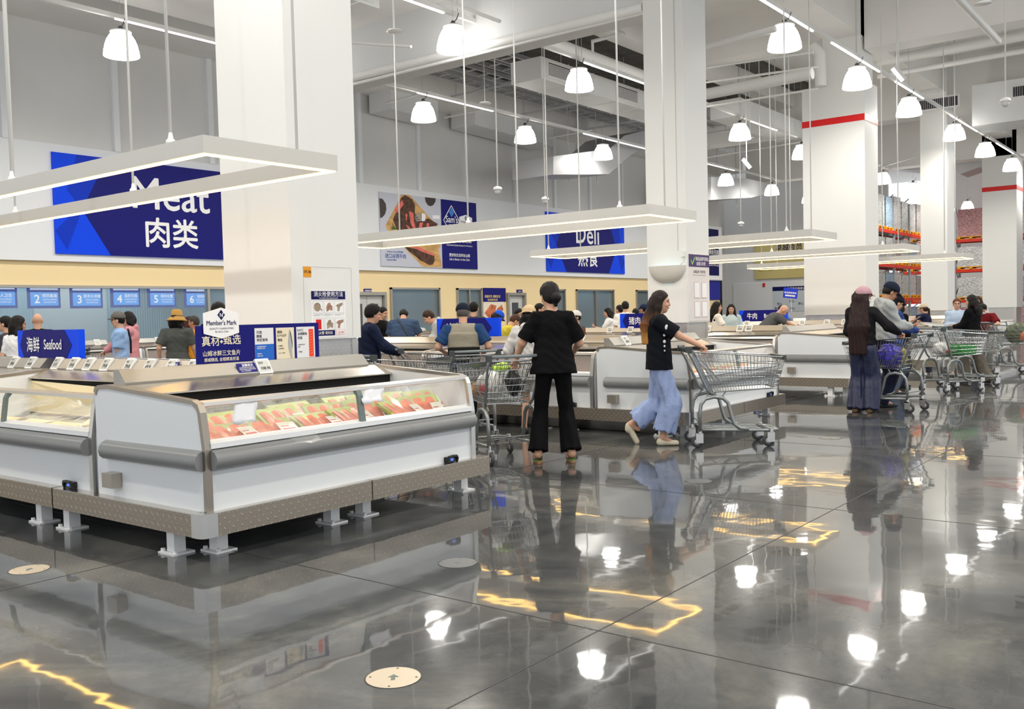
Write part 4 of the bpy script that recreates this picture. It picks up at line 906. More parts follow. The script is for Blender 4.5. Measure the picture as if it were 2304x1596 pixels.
def flood(lab, px, py, r):
    p = az(px, r, 0, py); q = ray(px, py); z = CAMZ+q.z/hypot(q.x,q.y)*r; t = thing('flood_light', lab, 'flood light', (p.x,p.y,z), .6); M = Matrix.Rotation(.9,4,'Y')
    MB().box(-.18,-.1,-.03,.18,.1,.03,M).build('housing', WHITE, t); MB().box(-.17,-.09,-.036,.17,.09,-.03,M).build('lens', TRACKL, t); MB().tube([(0,0,.03),(0,0,9.3-z)], .01, 6).build('bracket', PIPEW, t)
flood('small tilted flood light on the right light track', 2022, 166, 22); flood('small tilted flood light under the ceiling between the second and third columns', 1680, 368, 29)

# ================================================================== WAREHOUSE RACKS
PALS = [('clear-wrapped white goods', (.50,.54,.52)), ('grey cartons under film', (.38,.36,.35)), ('red and white cartons under film', (.50,.27,.27)), ('pale silver cartons under film', (.66,.66,.68)), ('blue-white bottle packs', (.30,.45,.70)), ('green cartons under film', (.33,.40,.30))]
def palmat(i):
    n_, c = PALS[i]
    if 'pal%d' % i in MATS: return MATS['pal%d' % i]
    m = mat('pal%d' % i, c, .22, .25, var=.75, vscale=5.5, stretch=(1.5,1.5,9), bump=.9, bscale=6); return m
def load(M_, w_, d, h, i, lab, name='pallet_load'):
    t = thing(name, lab, 'pallet load', (0,0,0), 0, 'wrapped pallet loads in the racks'); t.matrix_world = M_
    m = MB(); m.box(-w_/2,0,0,w_/2,.02,.13) if False else None
    for a in (-w_/2, -.07, w_/2-.14): m.box(a,0,0,a+.14,d,.11)
    m.box(-w_/2,0,.11,w_/2,d,.15); m.box(-w_/2,0,0,w_/2,.08,.025); m.build('pallet', PALY, t)
    b = MB(); b.box(-w_/2+.03,.03,.15,w_/2-.03,d-.03,.15+h); o = b.build('wrapped_cartons', palmat(i), t)
    return t
def rack(lab, M0, bays, bw, levels, hmax, kinds, first_gap=False):
    t = thing('warehouse_rack', lab, 'rack', (0,0,0)); t.matrix_world = M0; dep = 1.1
    for i in range(bays+1):
        X = i*bw; m = MB()
        for yy in (0, dep-.1): m.box(X-.05,yy,0,X+.05,yy+.1,hmax)
        k = 0.1
        while k < hmax-1: m.tube([(X,.05,k),(X,dep-.05,k+.8)], .025, 4); m.tube([(X,dep-.05,k+.8),(X,.05,k+1.6)], .025, 4); k += 1.6
        m.build('upright', RACKG, t)
    for z in levels:
        for i in range(bays):
            m = MB(); m.box(i*bw+.05,-.03,z-.14,(i+1)*bw-.05,.02,z); m.box(i*bw+.05,dep-.05,z-.14,(i+1)*bw-.05,dep,z); m.build('beam', RACKR, t)
            d = MB(); d.box(i*bw+.05,.02,z-.03,(i+1)*bw-.05,dep-.05,z-.005); d.build('deck', RACKG, t)
    rnd = random.Random(7+len(lab)); c = 0
    zs = [0]+list(levels)
    for li, z in enumerate(zs):
        top = (zs[li+1]-.3 if li+1 < len(zs) else z+1.75)
        for i in range(bays):
            for s in range(2):
                c += 1; w_ = bw/2-.18; h = min(top-z-.15, 1.45)*rnd.uniform(.86,1) if li+1 < len(zs) else rnd.uniform(1.3,1.6)
                kk = kinds[(i*2+s+li*3) % len(kinds)]
                load(M0 @ TR(i*bw+.12+w_/2+s*(w_+.12),.03,z), w_, 1.0, h, kk, 'pallet of %s, %s level, %s from the left, %s' % (PALS[kk][0], ['floor','second','third','top'][li], ORD[min(i*2+s,15)], lab.split(',')[0]))
M_ = Matrix(((0,-1,0,-12.8),(1,0,0,42.8),(0,0,1,0),(0,0,0,1)))
rack('side rack, red and grey warehouse rack seen between the third and fourth columns', M_, 3, 2.5, (1.75,3.28,4.82), 6.0, [0,3,1,0,4,3])
rack('rear rack, red and grey warehouse rack behind the fourth and fifth columns', TR(-14.9,53,0), 5, 2.9, (1.6,3.17,4.72), 6.2, [3,2,2,3,2])
# numbered screens in the preparation room behind the long window
x = -21.3
for i, (p0, p1, n_, s_) in enumerate(((-52,38,'1','个人卫生'),(62,135,'2','规范着装'),(158,230,'3','清洗与消毒'),(250,315,'4','温控交接'),(333,395,'5','储存处置'),(415,471,'6','保质期'))):
    a = on('x',x,p0,650).y; b = on('x',x,p1,650).y; z0 = on('x',x,(p0+p1)/2,694 if i < 3 else 692).z; z1 = 2.52
    t = thing('numbered_screen', 'glowing blue screen numbered %s behind the long window' % n_, 'screen', (0,0,0), 0, 'numbered screens behind the window')
    MB().box(x-.05,a,z0,x,b,z1).build('screen_frame', emis('screen_navy', srgb('1c35a0'), .8), t); w_ = b-a
    MB().box(x,a+.05,z0+.06,x+.004,b-.05,z0+.36).build('lower_field', emis('screen_blue', srgb('4f9bf0'), 1.05), t)
    MB().box(x,a+.05,z0+.41,x+.004,b-.05,z1-.04).build('upper_field', emis('screen_pale', srgb('cfe0f6'), .95), t)
    m = MB(); text_mb(m, n_, .26, face_px(x,a+w_*.27,z0+.12,.008), .03); text_mb(m, s_, .085, face_px(x,a+w_*.66,z0+.25,.008), .01); text_mb(m, '标准作业流程规范', .04, face_px(x,a+w_*.66,z0+.18,.008)); text_mb(m, '每日检查并记录', .04, face_px(x,a+w_*.66,z0+.12,.008)); m.build('numeral', emis('screen_white', (.95,.98,1), .95), t)
    m = MB(); m.prism([(a+w_/2-.1,z0+.52),(a+w_/2,z0+.45),(a+w_/2+.1,z0+.52),(a+w_/2,z0+.60)], 'x', x+.004, x+.007); m.build('pictogram', emis('screen_mid', srgb('2f6fd8'), .9), t)

# ================================================================== PEOPLE: smooth-blended solids, skinned with surface nets
V3 = lambda *a: np.array(a, float)
def nrm(v): return v/(np.linalg.norm(v)+1e-9)
class Field:
    def __init__(s, k=.02): s.p = []; s.cut = []; s.k = k; s.fold = None
    def cap(s, a, b, ra, rb=None, flat=1, fr=None): s.p.append(('c', V3(*a), V3(*b), ra, ra if rb is None else rb, flat, fr)); return s
    def cone(s, a, b, ra, rb, flat=1, fr=None): s.p.append(('k', V3(*a), V3(*b), ra, rb, flat, fr)); return s
    def ell(s, c, r, fr=None): s.p.append(('e', V3(*c), V3(*r), max(r), 0, 1, fr)); return s
    def keep_below(s, pt, n): s.cut.append((V3(*pt), nrm(V3(*n)))); return s
def surf(F, res):
    """surface nets -> (verts, quads)"""
    lo = np.min([np.minimum(p[1]-max(p[3],p[4])*1.15, (p[2] if p[0] != 'e' else p[1])-max(p[3],p[4])*1.15) for p in F.p], axis=0)-res*3
    hi = np.max([np.maximum(p[1]+max(p[3],p[4])*1.15, (p[2] if p[0] != 'e' else p[1])+max(p[3],p[4])*1.15) for p in F.p], axis=0)+res*3
    n = np.ceil((hi-lo)/res).astype(int)+1
    ax = [lo[i]+res*np.arange(n[i]) for i in range(3)]
    D = np.full(n, 1.0, np.float32)
    for t, a, b, ra, rb, fl, fr in F.p:
        if t == 'e': pts = [a]; R = ra
        else: pts = [a, b]; R = max(ra, rb)
        m = R*1.15+F.k*2+res*3
        i0 = [max(0, int((min(p[i] for p in pts)-m-lo[i])/res)) for i in range(3)]; i1 = [min(n[i], int((max(p[i] for p in pts)+m-lo[i])/res)+2) for i in range(3)]
        X, Y, Z = np.meshgrid(ax[0][i0[0]:i1[0]], ax[1][i0[1]:i1[1]], ax[2][i0[2]:i1[2]], indexing='ij', sparse=True)
        if fr is None: fr = np.eye(3)
        def loc(o): 
            dx, dy, dz = X-o[0], Y-o[1], Z-o[2]
            return [dx*fr[0][i]+dy*fr[1][i]+dz*fr[2][i] for i in range(3)]   # frame columns are the axes
        if t == 'e':
            x, y, z = loc(a); q = np.sqrt((x/b[0])**2+(y/b[1])**2+(z/b[2])**2); q2 = np.sqrt((x/b[0]**2)**2+(y/b[1]**2)**2+(z/b[2]**2)**2)
            d = q*(q-1)/(q2+1e-6)
        else:
            x, y, z = loc(a); bb = fr.T @ (b-a)
            if fl != 1: y = y/fl; bb = bb*V3(1,1/fl,1)
            L2 = float(bb @ bb)+1e-9; tt = (x*bb[0]+y*bb[1]+z*bb[2])/L2; tc = np.clip(tt, 0, 1)
            l = np.sqrt((x-bb[0]*tc)**2+(y-bb[1]*tc)**2+(z-bb[2]*tc)**2)
            if t == 'c': d = (l-(ra+(rb-ra)*tc))*(fl if fl != 1 else 1)
            else:
                lp = np.sqrt((x-bb[0]*tt)**2+(y-bb[1]*tt)**2+(z-bb[2]*tt)**2); L = sqrt(L2)
                d = np.maximum((lp-(ra+(rb-ra)*tc))*(fl if fl != 1 else 1)*.96, np.maximum(-tt*L, (tt-1)*L))
        S = D[i0[0]:i1[0], i0[1]:i1[1], i0[2]:i1[2]]; k = F.k
        h = np.clip(.5+.5*(S-d)/k, 0, 1); D[i0[0]:i1[0], i0[1]:i1[1], i0[2]:i1[2]] = S*(1-h)+d*h-k*h*(1-h)
    X, Y, Z = np.meshgrid(*ax, indexing='ij', sparse=True)
    if F.fold: D = D+F.fold(X, Y, Z).astype(np.float32)
    for p, nn in F.cut: D = np.maximum(D, ((X-p[0])*nn[0]+(Y-p[1])*nn[1]+(Z-p[2])*nn[2]).astype(np.float32))
    I = D < 0
    c = np.zeros(np.array(D.shape)-1, np.int8)
    for i in (0,1):
        for j in (0,1):
            for k2 in (0,1): c = c+I[i:D.shape[0]-1+i, j:D.shape[1]-1+j, k2:D.shape[2]-1+k2]
    act = (c > 0) & (c < 8); idx = np.argwhere(act)
    if len(idx) == 0: return np.zeros((0,3)), []
    ids = np.full(act.shape, -1, np.int64); ids[act] = np.arange(len(idx))
    P = np.zeros((len(idx), 3)); W = np.zeros(len(idx))
    for axx in range(3):
        o1, o2 = [a for a in range(3) if a != axx]
        for u in (0,1):
            for v in (0,1):
                q = idx.copy(); q[:,o1] += u; q[:,o2] += v; r = q.copy(); r[:,axx] += 1
                da = D[q[:,0],q[:,1],q[:,2]]; db = D[r[:,0],r[:,1],r[:,2]]; s = (da < 0) != (db < 0)
                t = np.where(s, da/(da-db+1e-12), 0); pp_ = q.astype(float); pp_[:,axx] += t; P[s] += pp_[s]; W[s] += 1
    P = P/W[:,None]*res+lo
    quads = []
    for axx in range(3):
        o1, o2 = (axx+1) % 3, (axx+2) % 3
        sl = [slice(0,D.shape[i]) for i in range(3)]; A = [slice(None)]*3; B = [slice(None)]*3
        A[axx] = slice(0,-1); B[axx] = slice(1,None); Ia, Ib = I[tuple(A)], I[tuple(B)]
        e = np.argwhere(Ia != Ib); e = e[(e[:,o1] > 0) & (e[:,o2] > 0) & (e[:,o1] < D.shape[o1]-1) & (e[:,o2] < D.shape[o2]-1)]
        if len(e) == 0: continue
        flip = Ia[e[:,0],e[:,1],e[:,2]]
        def cid(du, dv): q = e.copy(); q[:,o1] -= du; q[:,o2] -= dv; return ids[q[:,0],q[:,1],q[:,2]]
        Q = np.stack([cid(1,1), cid(0,1), cid(0,0), cid(1,0)], 1); Q[~flip] = Q[~flip][:, ::-1]; quads.append(Q)
    Q = np.concatenate(quads); Q = Q[(Q >= 0).all(1)]
    return P, Q
def field_obj(Fs, name, m, parent, res):
    Vs = []; Qs = []; b = 0
    for F, r in (Fs if isinstance(Fs, list) else [(Fs, res)]):
        P, Q = surf(F, r)
        if len(P) == 0: continue
        Vs.append(P); Qs.append(Q+b); b += len(P)
    P = np.concatenate(Vs); Q = np.concatenate(Qs)
    me = bpy.data.meshes.new(name); me.vertices.add(len(P)); me.vertices.foreach_set('co', P.astype(np.float32).ravel())
    me.loops.add(len(Q)*4); me.loops.foreach_set('vertex_index', Q.astype(np.int32).ravel()); me.polygons.add(len(Q)); me.polygons.foreach_set('loop_start', np.arange(0, len(Q)*4, 4, dtype=np.int32))
    me.materials.append(m); me.update(calc_edges=True); me.validate(); me.shade_smooth()
    o = bpy.data.objects.new(name, me); COL.objects.link(o); o.parent = parent; return o
def rx(a): c, s = cos(a), sin(a); return np.array([[1,0,0],[0,c,-s],[0,s,c]])
def rzz(a): c, s = cos(a), sin(a); return np.array([[c,-s,0],[s,c,0],[0,0,1]])
def ry(a): c, s = cos(a), sin(a); return np.array([[c,0,s],[0,1,0],[-s,0,c]])
def ik(A, T, l1, l2, hint):
    v = T-A; d = np.linalg.norm(v); mx = (l1+l2)*.995
    if d > mx: T = A+v/d*mx; v = T-A; d = mx
    v = v/d; x = (l1*l1-l2*l2+d*d)/(2*d); hgt = sqrt(max(1e-6, l1*l1-x*x)); hh = hint-v*(hint@v); return A+v*x+nrm(hh)*hgt, T
SKIN = mat('skin', (.60,.34,.225), .5); SKIN2 = mat('skin_tan', (.44,.22,.13), .5); LIP = mat('lips', (.42,.10,.08), .4); EYE = mat('eye_dark', (.015,.01,.01), .2)
def cloth(name, c, rough=.85, b=.35, sc=26): return mat('cloth_'+name, c, rough, bump=b, bscale=sc, var=.10, vscale=6, spec=.12 if rough > .7 else .4)
HAIRM = {}
def hairm(c, c2=None, z0=1.2, z1=1.55):
    key = (c, c2)
    if key in HAIRM: return HAIRM[key]
    m = bpy.data.materials.new('hair'); m.use_nodes = True; nt = m.node_tree; b = nt.nodes['Principled BSDF']; L = nt.links.new; b.inputs['Roughness'].default_value = .5; b.inputs['Specular IOR Level'].default_value = .22; b.inputs['Base Color'].default_value = (*c,1)
    tc = nt.nodes.new('ShaderNodeTexCoord'); mp_ = nt.nodes.new('ShaderNodeMapping'); mp_.inputs['Scale'].default_value = (90,90,4); L(tc.outputs['Object'], mp_.inputs[0]); n = N(nt, 'ShaderNodeTexNoise', Scale=1.5, Detail=3); L(mp_.outputs[0], n.inputs[0])
    bp = N(nt, 'ShaderNodeBump', Strength=.7, Distance=.01); L(n.outputs[0], bp.inputs['Height']); L(bp.outputs[0], b.inputs['Normal'])
    if c2:
        sp = nt.nodes.new('ShaderNodeSeparateXYZ'); L(tc.outputs['Object'], sp.inputs[0]); ad = N(nt, 'ShaderNodeMath'); ad.operation = 'MULTIPLY_ADD'; L(n.outputs[0], ad.inputs[0]); ad.inputs[1].default_value = .14; L(sp.outputs[2], ad.inputs[2])
        mr = N(nt, 'ShaderNodeMapRange'); mr.inputs['From Min'].default_value = z0; mr.inputs['From Max'].default_value = z1; L(ad.outputs[0], mr.inputs[0])
        cr = nt.nodes.new('ShaderNodeValToRGB'); cr.color_ramp.elements[0].color = (*c2,1); cr.color_ramp.elements[1].color = (*c,1); cr.color_ramp.elements.new(.45).color = (.16,.06,.02,1); L(mr.outputs[0], cr.inputs[0]); L(cr.outputs[0], b.inputs['Base Color'])
    HAIRM[key] = m; return m
BH = (.006,.0045,.004); BR = (.035,.016,.008); GRYH = (.09,.08,.075)
NPEOPLE = 0
def person(lab, px, r, face, h=1.62, lean=0, twist=0, look=(0,0), hands=None, feet=None, top=None, bot=None, hair=None, hat=None, shoes=(.03,.03,.035), skin=SKIN, mask=False, glasses=False, res=.016, build=1.0, floor_py=None, extra=None, loc=None, grips=('relax','relax'), roll=0):
    """face: 0 away from the camera, 90 to the right of the picture, 180 towards it, -90 left. r: distance from the camera."""
    global NPEOPLE; NPEOPLE += 1
    L0 = Vector(loc) if loc else az(px, r); away = atan2(L0.y, L0.x); ang = away-radians(face)-pi/2
    t = thing('person', lab, 'person', (L0.x, L0.y, 0), ang)
    s = h/1.7; B_ = build
    th = radians(lean); Rt = rx(-th) @ rzz(radians(-twist)); U_ = rx(-th) @ V3(0,0,1); 
    hz = .90
    P = V3(0, -.25*sin(th)*.6, hz)
    def T(x, y, z): return P+Rt @ V3(x, y, 0)+U_*(z-hz)      # torso point by standing coordinates
    nk = T(0,-.01,1.43); shl = [T(-.165*B_,-.01,1.37), T(.165*B_,-.01,1.37)]
    fd = [V3(-.09,.0,0), V3(.09,.0,0)] if feet is None else [V3(*f)/V3(1,1,1) for f in feet]
    hips = [P+V3(-.085,0,-.04), P+V3(.085,0,-.04)]
    knees = []; ank = []
    for i in (0,1):
        A = fd[i]+V3(0,-.03,.085); k_, a_ = ik(hips[i], A, .415, .395, V3(0,1,0)); knees.append(k_); ank.append(a_)
    hd = hands or [(-.27,.06,.78),(.27,.06,.78)]
    elb = []; wr = []
    for i in (0,1):
        Tg = V3(*hd[i]); e_, w_ = ik(shl[i], Tg, .275, .245, V3((-.5 if i == 0 else .5), -.7, -.4)); elb.append(e_); wr.append(w_)
    Rh = Rt @ rzz(radians(-look[0])) @ rx(-radians(look[1])) @ ry(radians(roll)); hc = nk+Rt @ V3(0,.012,0)+U_*.07+Rh @ V3(0,.02,.085)
    def Hh(x, y, z): return hc+Rh @ V3(x, y, z)
    # ---- body
    F = Field(.025)
    F.ell(T(0,0,.93), (.155*B_,.105,.12), Rt).ell(T(0,0,1.1), (.13*B_,.09,.16), Rt).ell(T(0,0,1.28), (.15*B_,.10,.15), Rt).cap(shl[0], shl[1], .052)
    F.cap(T(0,-.01,1.38), hc-Rh @ V3(0,.02,.05), .058, .052)
    for i in (0,1):
        F.cap(shl[i], elb[i], .047*B_, .038); F.cap(elb[i], wr[i], .038, .026)
        F.cap(hips[i], knees[i], .085*B_, .055); F.cap(knees[i], ank[i], .055, .035); F.cap(ank[i], ank[i]+V3(0,.09,-.045), .035, .028)
    F.ell(Hh(0,-.008,.022), (.074,.09,.092), Rh).ell(Hh(0,.022,-.04), (.056,.066,.082), Rh).ell(Hh(0,.055,-.093), (.026,.022,.02), Rh)
    Fh = Field(.012)
    Fh.ell(Hh(0,-.008,.022), (.0745,.0905,.0925), Rh).ell(Hh(0,.024,-.04), (.0565,.067,.083), Rh).cap(Hh(0,.086,.012), Hh(0,.099,-.026), .009, .0125).ell(Hh(0,.058,-.095), (.026,.022,.02), Rh)
    for sx in (-1,1): Fh.ell(Hh(sx*.077,-.002,-.012), (.010,.02,.031), Rh).ell(Hh(sx*.03,.078,.024), (.024,.012,.007), Rh).ell(Hh(sx*.035,.062,-.03), (.022,.022,.022), Rh)
    Fh.ell(Hh(0,.083,-.058), (.02,.012,.008), Rh)
    parts = [(F, res), (Fh, min(res, .007))]
    for i in (0,1):
        d = nrm(wr[i]-elb[i]); down = abs(d[2]) > .75; nh = V3(1 if i == 0 else -1, 0, 0) if down else V3(0,0,-1)
        if grips[i] == 'phone': nh = V3(0,-.3,.9)
        n_ = nrm(nh-d*(nh@d)); sd = np.cross(d, n_)*(1 if i == 1 else -1); Wp = wr[i]; f = Field(.008)
        f.cap(Wp-d*.03, Wp+d*.01, .025, .022)
        cur = {'relax':(.35,.8,1.2),'grip':(1.1,2.3,3.2),'phone':(.5,1.3,1.9),'reach':(.2,.4,.6)}[grips[i]]
        for j in range(4):
            base = Wp+d*(.082-.006*abs(j-1.2))+sd*(.029-.0195*j); f.cap(Wp+d*.015+sd*(.012-.008*j), base, .016, .0115)
            q = base; Lf = (.92,1.04,.98,.78)[j]
            for a, l, r1, r2 in zip(cur, (.042,.026,.021), (.0100,.0088,.0080), (.0088,.0080,.0070)):
                q2 = q+(d*cos(a)+n_*sin(a))*l*Lf; f.cap(q, q2, r1, r2); q = q2
        tb = Wp+d*.022+sd*.022; t1 = tb+nrm(sd*.75+d*.65+n_*.35)*.043; t2 = t1+nrm(sd*.15+d*.85+n_*.55)*.034; f.cap(tb, t1, .0145, .011); f.cap(t1, t2, .011, .0085)
        parts.append((f, .0045 if res < .012 else .0068))
    body = field_obj(parts, 'body', skin, t, res)
    # ---- face
    for sx in (-1,1):
        MB().ell(Hh(sx*.031,.0815,.009), (.0125,.005,.0052), 8, m=6).build('eye', EYE, t, True)
        e_ = MB().tube([tuple(Hh(sx*.015,.088,.030)), tuple(Hh(sx*.033,.087,.035)), tuple(Hh(sx*.048,.078,.030))], .0028, 5); e_.build('eyebrow', hairm(BH), t)
    if not mask: MB().tube([tuple(Hh(-.022,.086,-.057)), tuple(Hh(0,.0945,-.059)), tuple(Hh(.022,.086,-.057))], [.003,.0055,.003], 6).build('mouth', LIP, t, True)
    else:
        f = Field(.01); f.ell(Hh(0,.030,-.052), (.066,.074,.062), Rh); f.keep_below(Hh(0,.03,-.012), Rh @ V3(0,-.25,1)); f.keep_below(Hh(0,.012,0), Rh @ V3(0,-1,.0)); f.cap(Hh(0,.09,-.02), Hh(0,.10,-.035), .012, .012)
        field_obj(f, 'face_mask', mat('mask_'+('blue' if mask == 'blue' else 'white'), (.42,.62,.80) if mask == 'blue' else (.78,.78,.80), .8), t, .007)
    if glasses:
        g = MB()
        for sx in (-1,1):
            g.tube([tuple(Hh(sx*.034+.021*cos(a), .098-.002*abs(cos(a)), .008+.019*sin(a))) for a in np.linspace(0,2*pi,14)[:-1]], .0016, 4, True); g.tube([tuple(Hh(sx*.054,.095,.012)), tuple(Hh(sx*.08,.0,.01))], .0016, 4)
        g.tube([tuple(Hh(-.013,.1,.012)), tuple(Hh(.013,.1,.012))], .0016, 4); g.build('glasses', BLACK, t)
    # ---- hair
    hs = hair or {'k':'short'}; kind = hs.get('k','short'); hm = hairm(hs.get('c',BH), hs.get('c2'), hs.get('z0',1.2), hs.get('z1',1.55))
    if kind != 'bald':
        v = hs.get('v', 1.0); F = Field(.02); F.hatcut = bool(hat); F.ell(Hh(0,-.014,.034), (.085*v,.10*v,.096*v), Rh)
        if kind == 'short': F.ell(Hh(0,-.035,-.01), (.077*v,.075*v,.07), Rh)
        if kind in ('bob','long','pony','bun'): F.ell(Hh(0,-.04,-.02), (.083*v,.075*v,.09), Rh)
        F.keep_below(Hh(0,.052,.040), Rh @ V3(0,.80,-.60)); 
        if hat: F.keep_below(Hh(0,0,.052), Rh @ V3(0,0,1))
        if kind == 'short': F.keep_below(Hh(0,0,-.045), Rh @ V3(0,.3,-1))
        a_ = .15*1
        F.fold = lambda X, Y, Z: .0035*np.sin(X*140+Y*60)*np.sin(Y*120-Z*25)
        Fs = [(F, min(res, .009))]
        if kind in ('bob','long'):
            ln = hs.get('len', .12 if kind == 'bob' else .45); G = Field(.03); wd = hs.get('w', 1.0)
            tipd = -U_ if hs.get('hang') is None else -V3(0,0,1)
            back = Hh(0,-.055,-.03); e1 = back+tipd*ln*.5+Rt @ V3(0,-.085,0)*(1 if ln > .2 else .15); e2 = back+tipd*ln+Rt @ V3(0,-.085,0)*(1 if ln > .2 else .1)
            fr = Rt; G.cap(Hh(0,-.03,.03 if not hat else -.02), back, .085 if not hat else .078, .085); G.cap(back, e1, .088*wd, .10*wd, hs.get('th',.5), fr); G.cone(e1, e2, .10*wd, .085*wd, hs.get('th',.42), fr)
            for sx in (-1,1):
                G.cap(Hh(sx*.066,-.012,.03 if not hat else 0), Hh(sx*.076,-.02,-.07), .026 if not hat else .02, .03); G.cap(Hh(sx*.076,-.02,-.07), Hh(sx*.076,-.02,-.07)+tipd*min(ln*.75,.34)+Rt @ V3(sx*(.045 if ln > .2 else .012),.05 if hs.get('front') else -.06,0), .034, .030*wd)
            G.fold = lambda X, Y, Z: .006*np.sin(X*120+Z*9)*np.sin(Y*90+Z*6)
            Fs.append((G, min(res, .011)))
        if kind == 'bun': G = Field(.02); G.ell(Hh(0,-.115,-.055), (.055,.045,.05), Rh).cap(Hh(0,-.08,-.03), Hh(0,-.10,-.05), .05, .035).cap(Hh(0,-.10,-.075), Hh(0,-.095,-.125), .026, .018); Fs.append((G, .009))
        if kind == 'pony': G = Field(.02); G.cap(Hh(0,-.10,.01), Hh(0,-.14,-.06), .03, .035).cap(Hh(0,-.14,-.06), Hh(0,-.12,-.06-hs.get('len',.2)), .035, .018); Fs.append((G, .01))
        field_obj(Fs, 'hair', hm, t, .01)
    # ---- hat
    if hat:
        kind_, hc_ = hat[0], hat[1]; hmt = cloth('hat%02d' % (abs(hash(str(hc_))) % 97) if False else 'hat_%d_%d_%d' % tuple(int(q*99) for q in hc_), hc_, .8, .2, 60)
        MH = Matrix([[*Rh[0], hc[0]],[*Rh[1], hc[1]],[*Rh[2], hc[2]],[0,0,0,1]])
        if kind_ == 'cap':
            F = Field(.01); F.ell(Hh(0,-.012,.045), (.097,.113,.10), Rh); F.keep_below(Hh(0,0,.032), Rh @ V3(0,.12,-1)); F.cap(Hh(0,-.012,.137), Hh(0,-.012,.139), .006, .006)
            co = field_obj(F, 'cap', hmt, t, .008); sg = -1 if len(hat) > 2 and hat[2] == 'back' else 1
            vs = []; 
            for i in range(9):
                a = -1.15+2.3*i/8
                for q, (rr, dz) in enumerate(((1.0,.0),(1.35,-.006),(1.72 if abs(a) < .9 else 1.5,-.02))): vs.append(tuple(Hh(.088*rr**.35*sin(a), sg*(.03+.075*cos(a)*rr-.0), .046+dz-.018*(sin(a)**2)*(rr-1)*2)))
            mb = MB().add(vs, [(i*3+j, (i+1)*3+j, (i+1)*3+j+1, i*3+j+1) for i in range(8) for j in range(2)]); bo = mb.build('visor', hmt, co, True); mo = bo.modifiers.new('th','SOLIDIFY'); mo.thickness = .004
        else:
            m = MB().lathe([(.001,.135),(.05,.133),(.078,.118),(.088,.06),(.098,.02),(.100,.018),(.135,-.02),(.165,-.052),(.163,-.055),(.13,-.028),(.095,.005)], (0,-.012,.015), 28, MH); co = m.build('bucket_hat', hmt, t, True)
            MB().lathe([(.0985,.032),(.0995,.022),(.1015,.018)], (0,-.012,.015), 28, MH).build('hat_band', mat('band_dark', (.08,.06,.05), .6), co)
    # ---- top
    tp = top or {}; c = tp.get('c', (.5,.5,.5)); g = tp.get('g', .018); m_ = cloth(tp.get('n', 'top_%d_%d_%d' % tuple(int(q*255) for q in c)), c, tp.get('rough', .85), tp.get('b', .35))
    hem = tp.get('hem', .88); sl = tp.get('sl', 'short'); F = Field(.03)
    F.ell(T(0,0,1.28), (.155*B_+g,.108+g,.155+g), Rt).cap(shl[0]+U_*-.004, shl[1]+U_*-.004, .058+g*.5)
    F.cone(T(0,0,1.30), T(0,0,hem), .150*B_+g, tp.get('hemr', .165*B_)+g, .68, Rt)
    hump = tp.get('belly', 0)
    if hump: F.ell(T(0,.05,1.05), (.14,.12,.15), Rt)
    for i in (0,1):
        if sl == 'none': continue
        if sl == 'short': e1 = shl[i]+(elb[i]-shl[i])*tp.get('slf', .78); F.cone(shl[i]-(elb[i]-shl[i])*.1, e1, .062+g*.5, .066+g*.8)
        else: F.cap(shl[i], elb[i], .058+g*.4, .05+g*.4); F.cone(elb[i], wr[i]-nrm(wr[i]-elb[i])*.0, .05+g*.4, .036+g*.4); F.cap(elb[i], elb[i]+(wr[i]-elb[i])*.3, .05+g*.4, .047+g*.4)
    if tp.get('hood'): F.ell(T(0,-.085,1.43), (.10,.055,.07), Rt); F.cap(T(-.07,-.03,1.43), T(.07,-.03,1.43), .04)
    if tp.get('collar'): F.cap(T(-.045,-.03,1.44), T(.045,-.03,1.44), .03, .03); 
    F.keep_below(T(0,.0,1.455 if not (tp.get('hood') or tp.get('collar')) else 1.49), U_)
    am = tp.get('fold', .004)*.6; F.fold = lambda X, Y, Z: am*np.sin(X*31+Z*22)*np.sin(Z*19-X*13+Y*17)+am*.7*np.sin(Z*62+X*35+Y*40+2*np.sin(X*20))
    to = field_obj(F, tp.get('part', 'shirt'), m_, t, max(res*.9, .008))
    if tp.get('vest'):
        F = Field(.03); v = tp['vest']; gg = g+.012
        F.ell(T(0,0,1.28), (.155*B_+gg,.108+gg,.15+gg), Rt).cone(T(0,0,1.30), T(0,0,v.get('hem',.93)), .150*B_+gg, .165*B_+gg, .70, Rt).cap(T(-.11,-.01,1.38), T(.11,-.01,1.38), .06+gg*.5); F.keep_below(T(0,0,1.44), U_); F.keep_below(T(.172*B_,0,0), Rt @ V3(1,0,0)); F.keep_below(T(-.172*B_,0,0), Rt @ V3(-1,0,0))
        F.fold = lambda X, Y, Z: am*np.sin(X*31+Z*22)*np.sin(Z*19-X*13+Y*17)
        if v.get('c2'):
            Fa = Field(.03); Fa.p = list(F.p); Fa.cut = list(F.cut)+[(T(0,0,1.12), nrm(-U_))]; Fa.fold = F.fold; F.cut = F.cut+[(T(0,0,1.12), nrm(U_))]
            field_obj(Fa, 'vest', cloth('vest_top', v['c'], .8, .2), t, max(res*.9,.009)); vo = field_obj(F, 'vest_lower_panel', cloth('vest_low', v['c2'], .8, .2), t, max(res*.9,.009))
        else: field_obj(F, 'vest', cloth('vest_%d' % int(v['c'][0]*255), v['c'], .8, .2), t, max(res*.9,.009))
    # ---- trousers, skirts
    bt = bot or {}; c = bt.get('c', (.03,.035,.06)); kd = bt.get('k', 'trousers'); m_ = cloth(bt.get('n', 'bot_%d_%d_%d' % tuple(int(q*255) for q in c)), c, bt.get('rough', .85), bt.get('b', .3))
    F = Field(.025); am2 = bt.get('fold', .003)
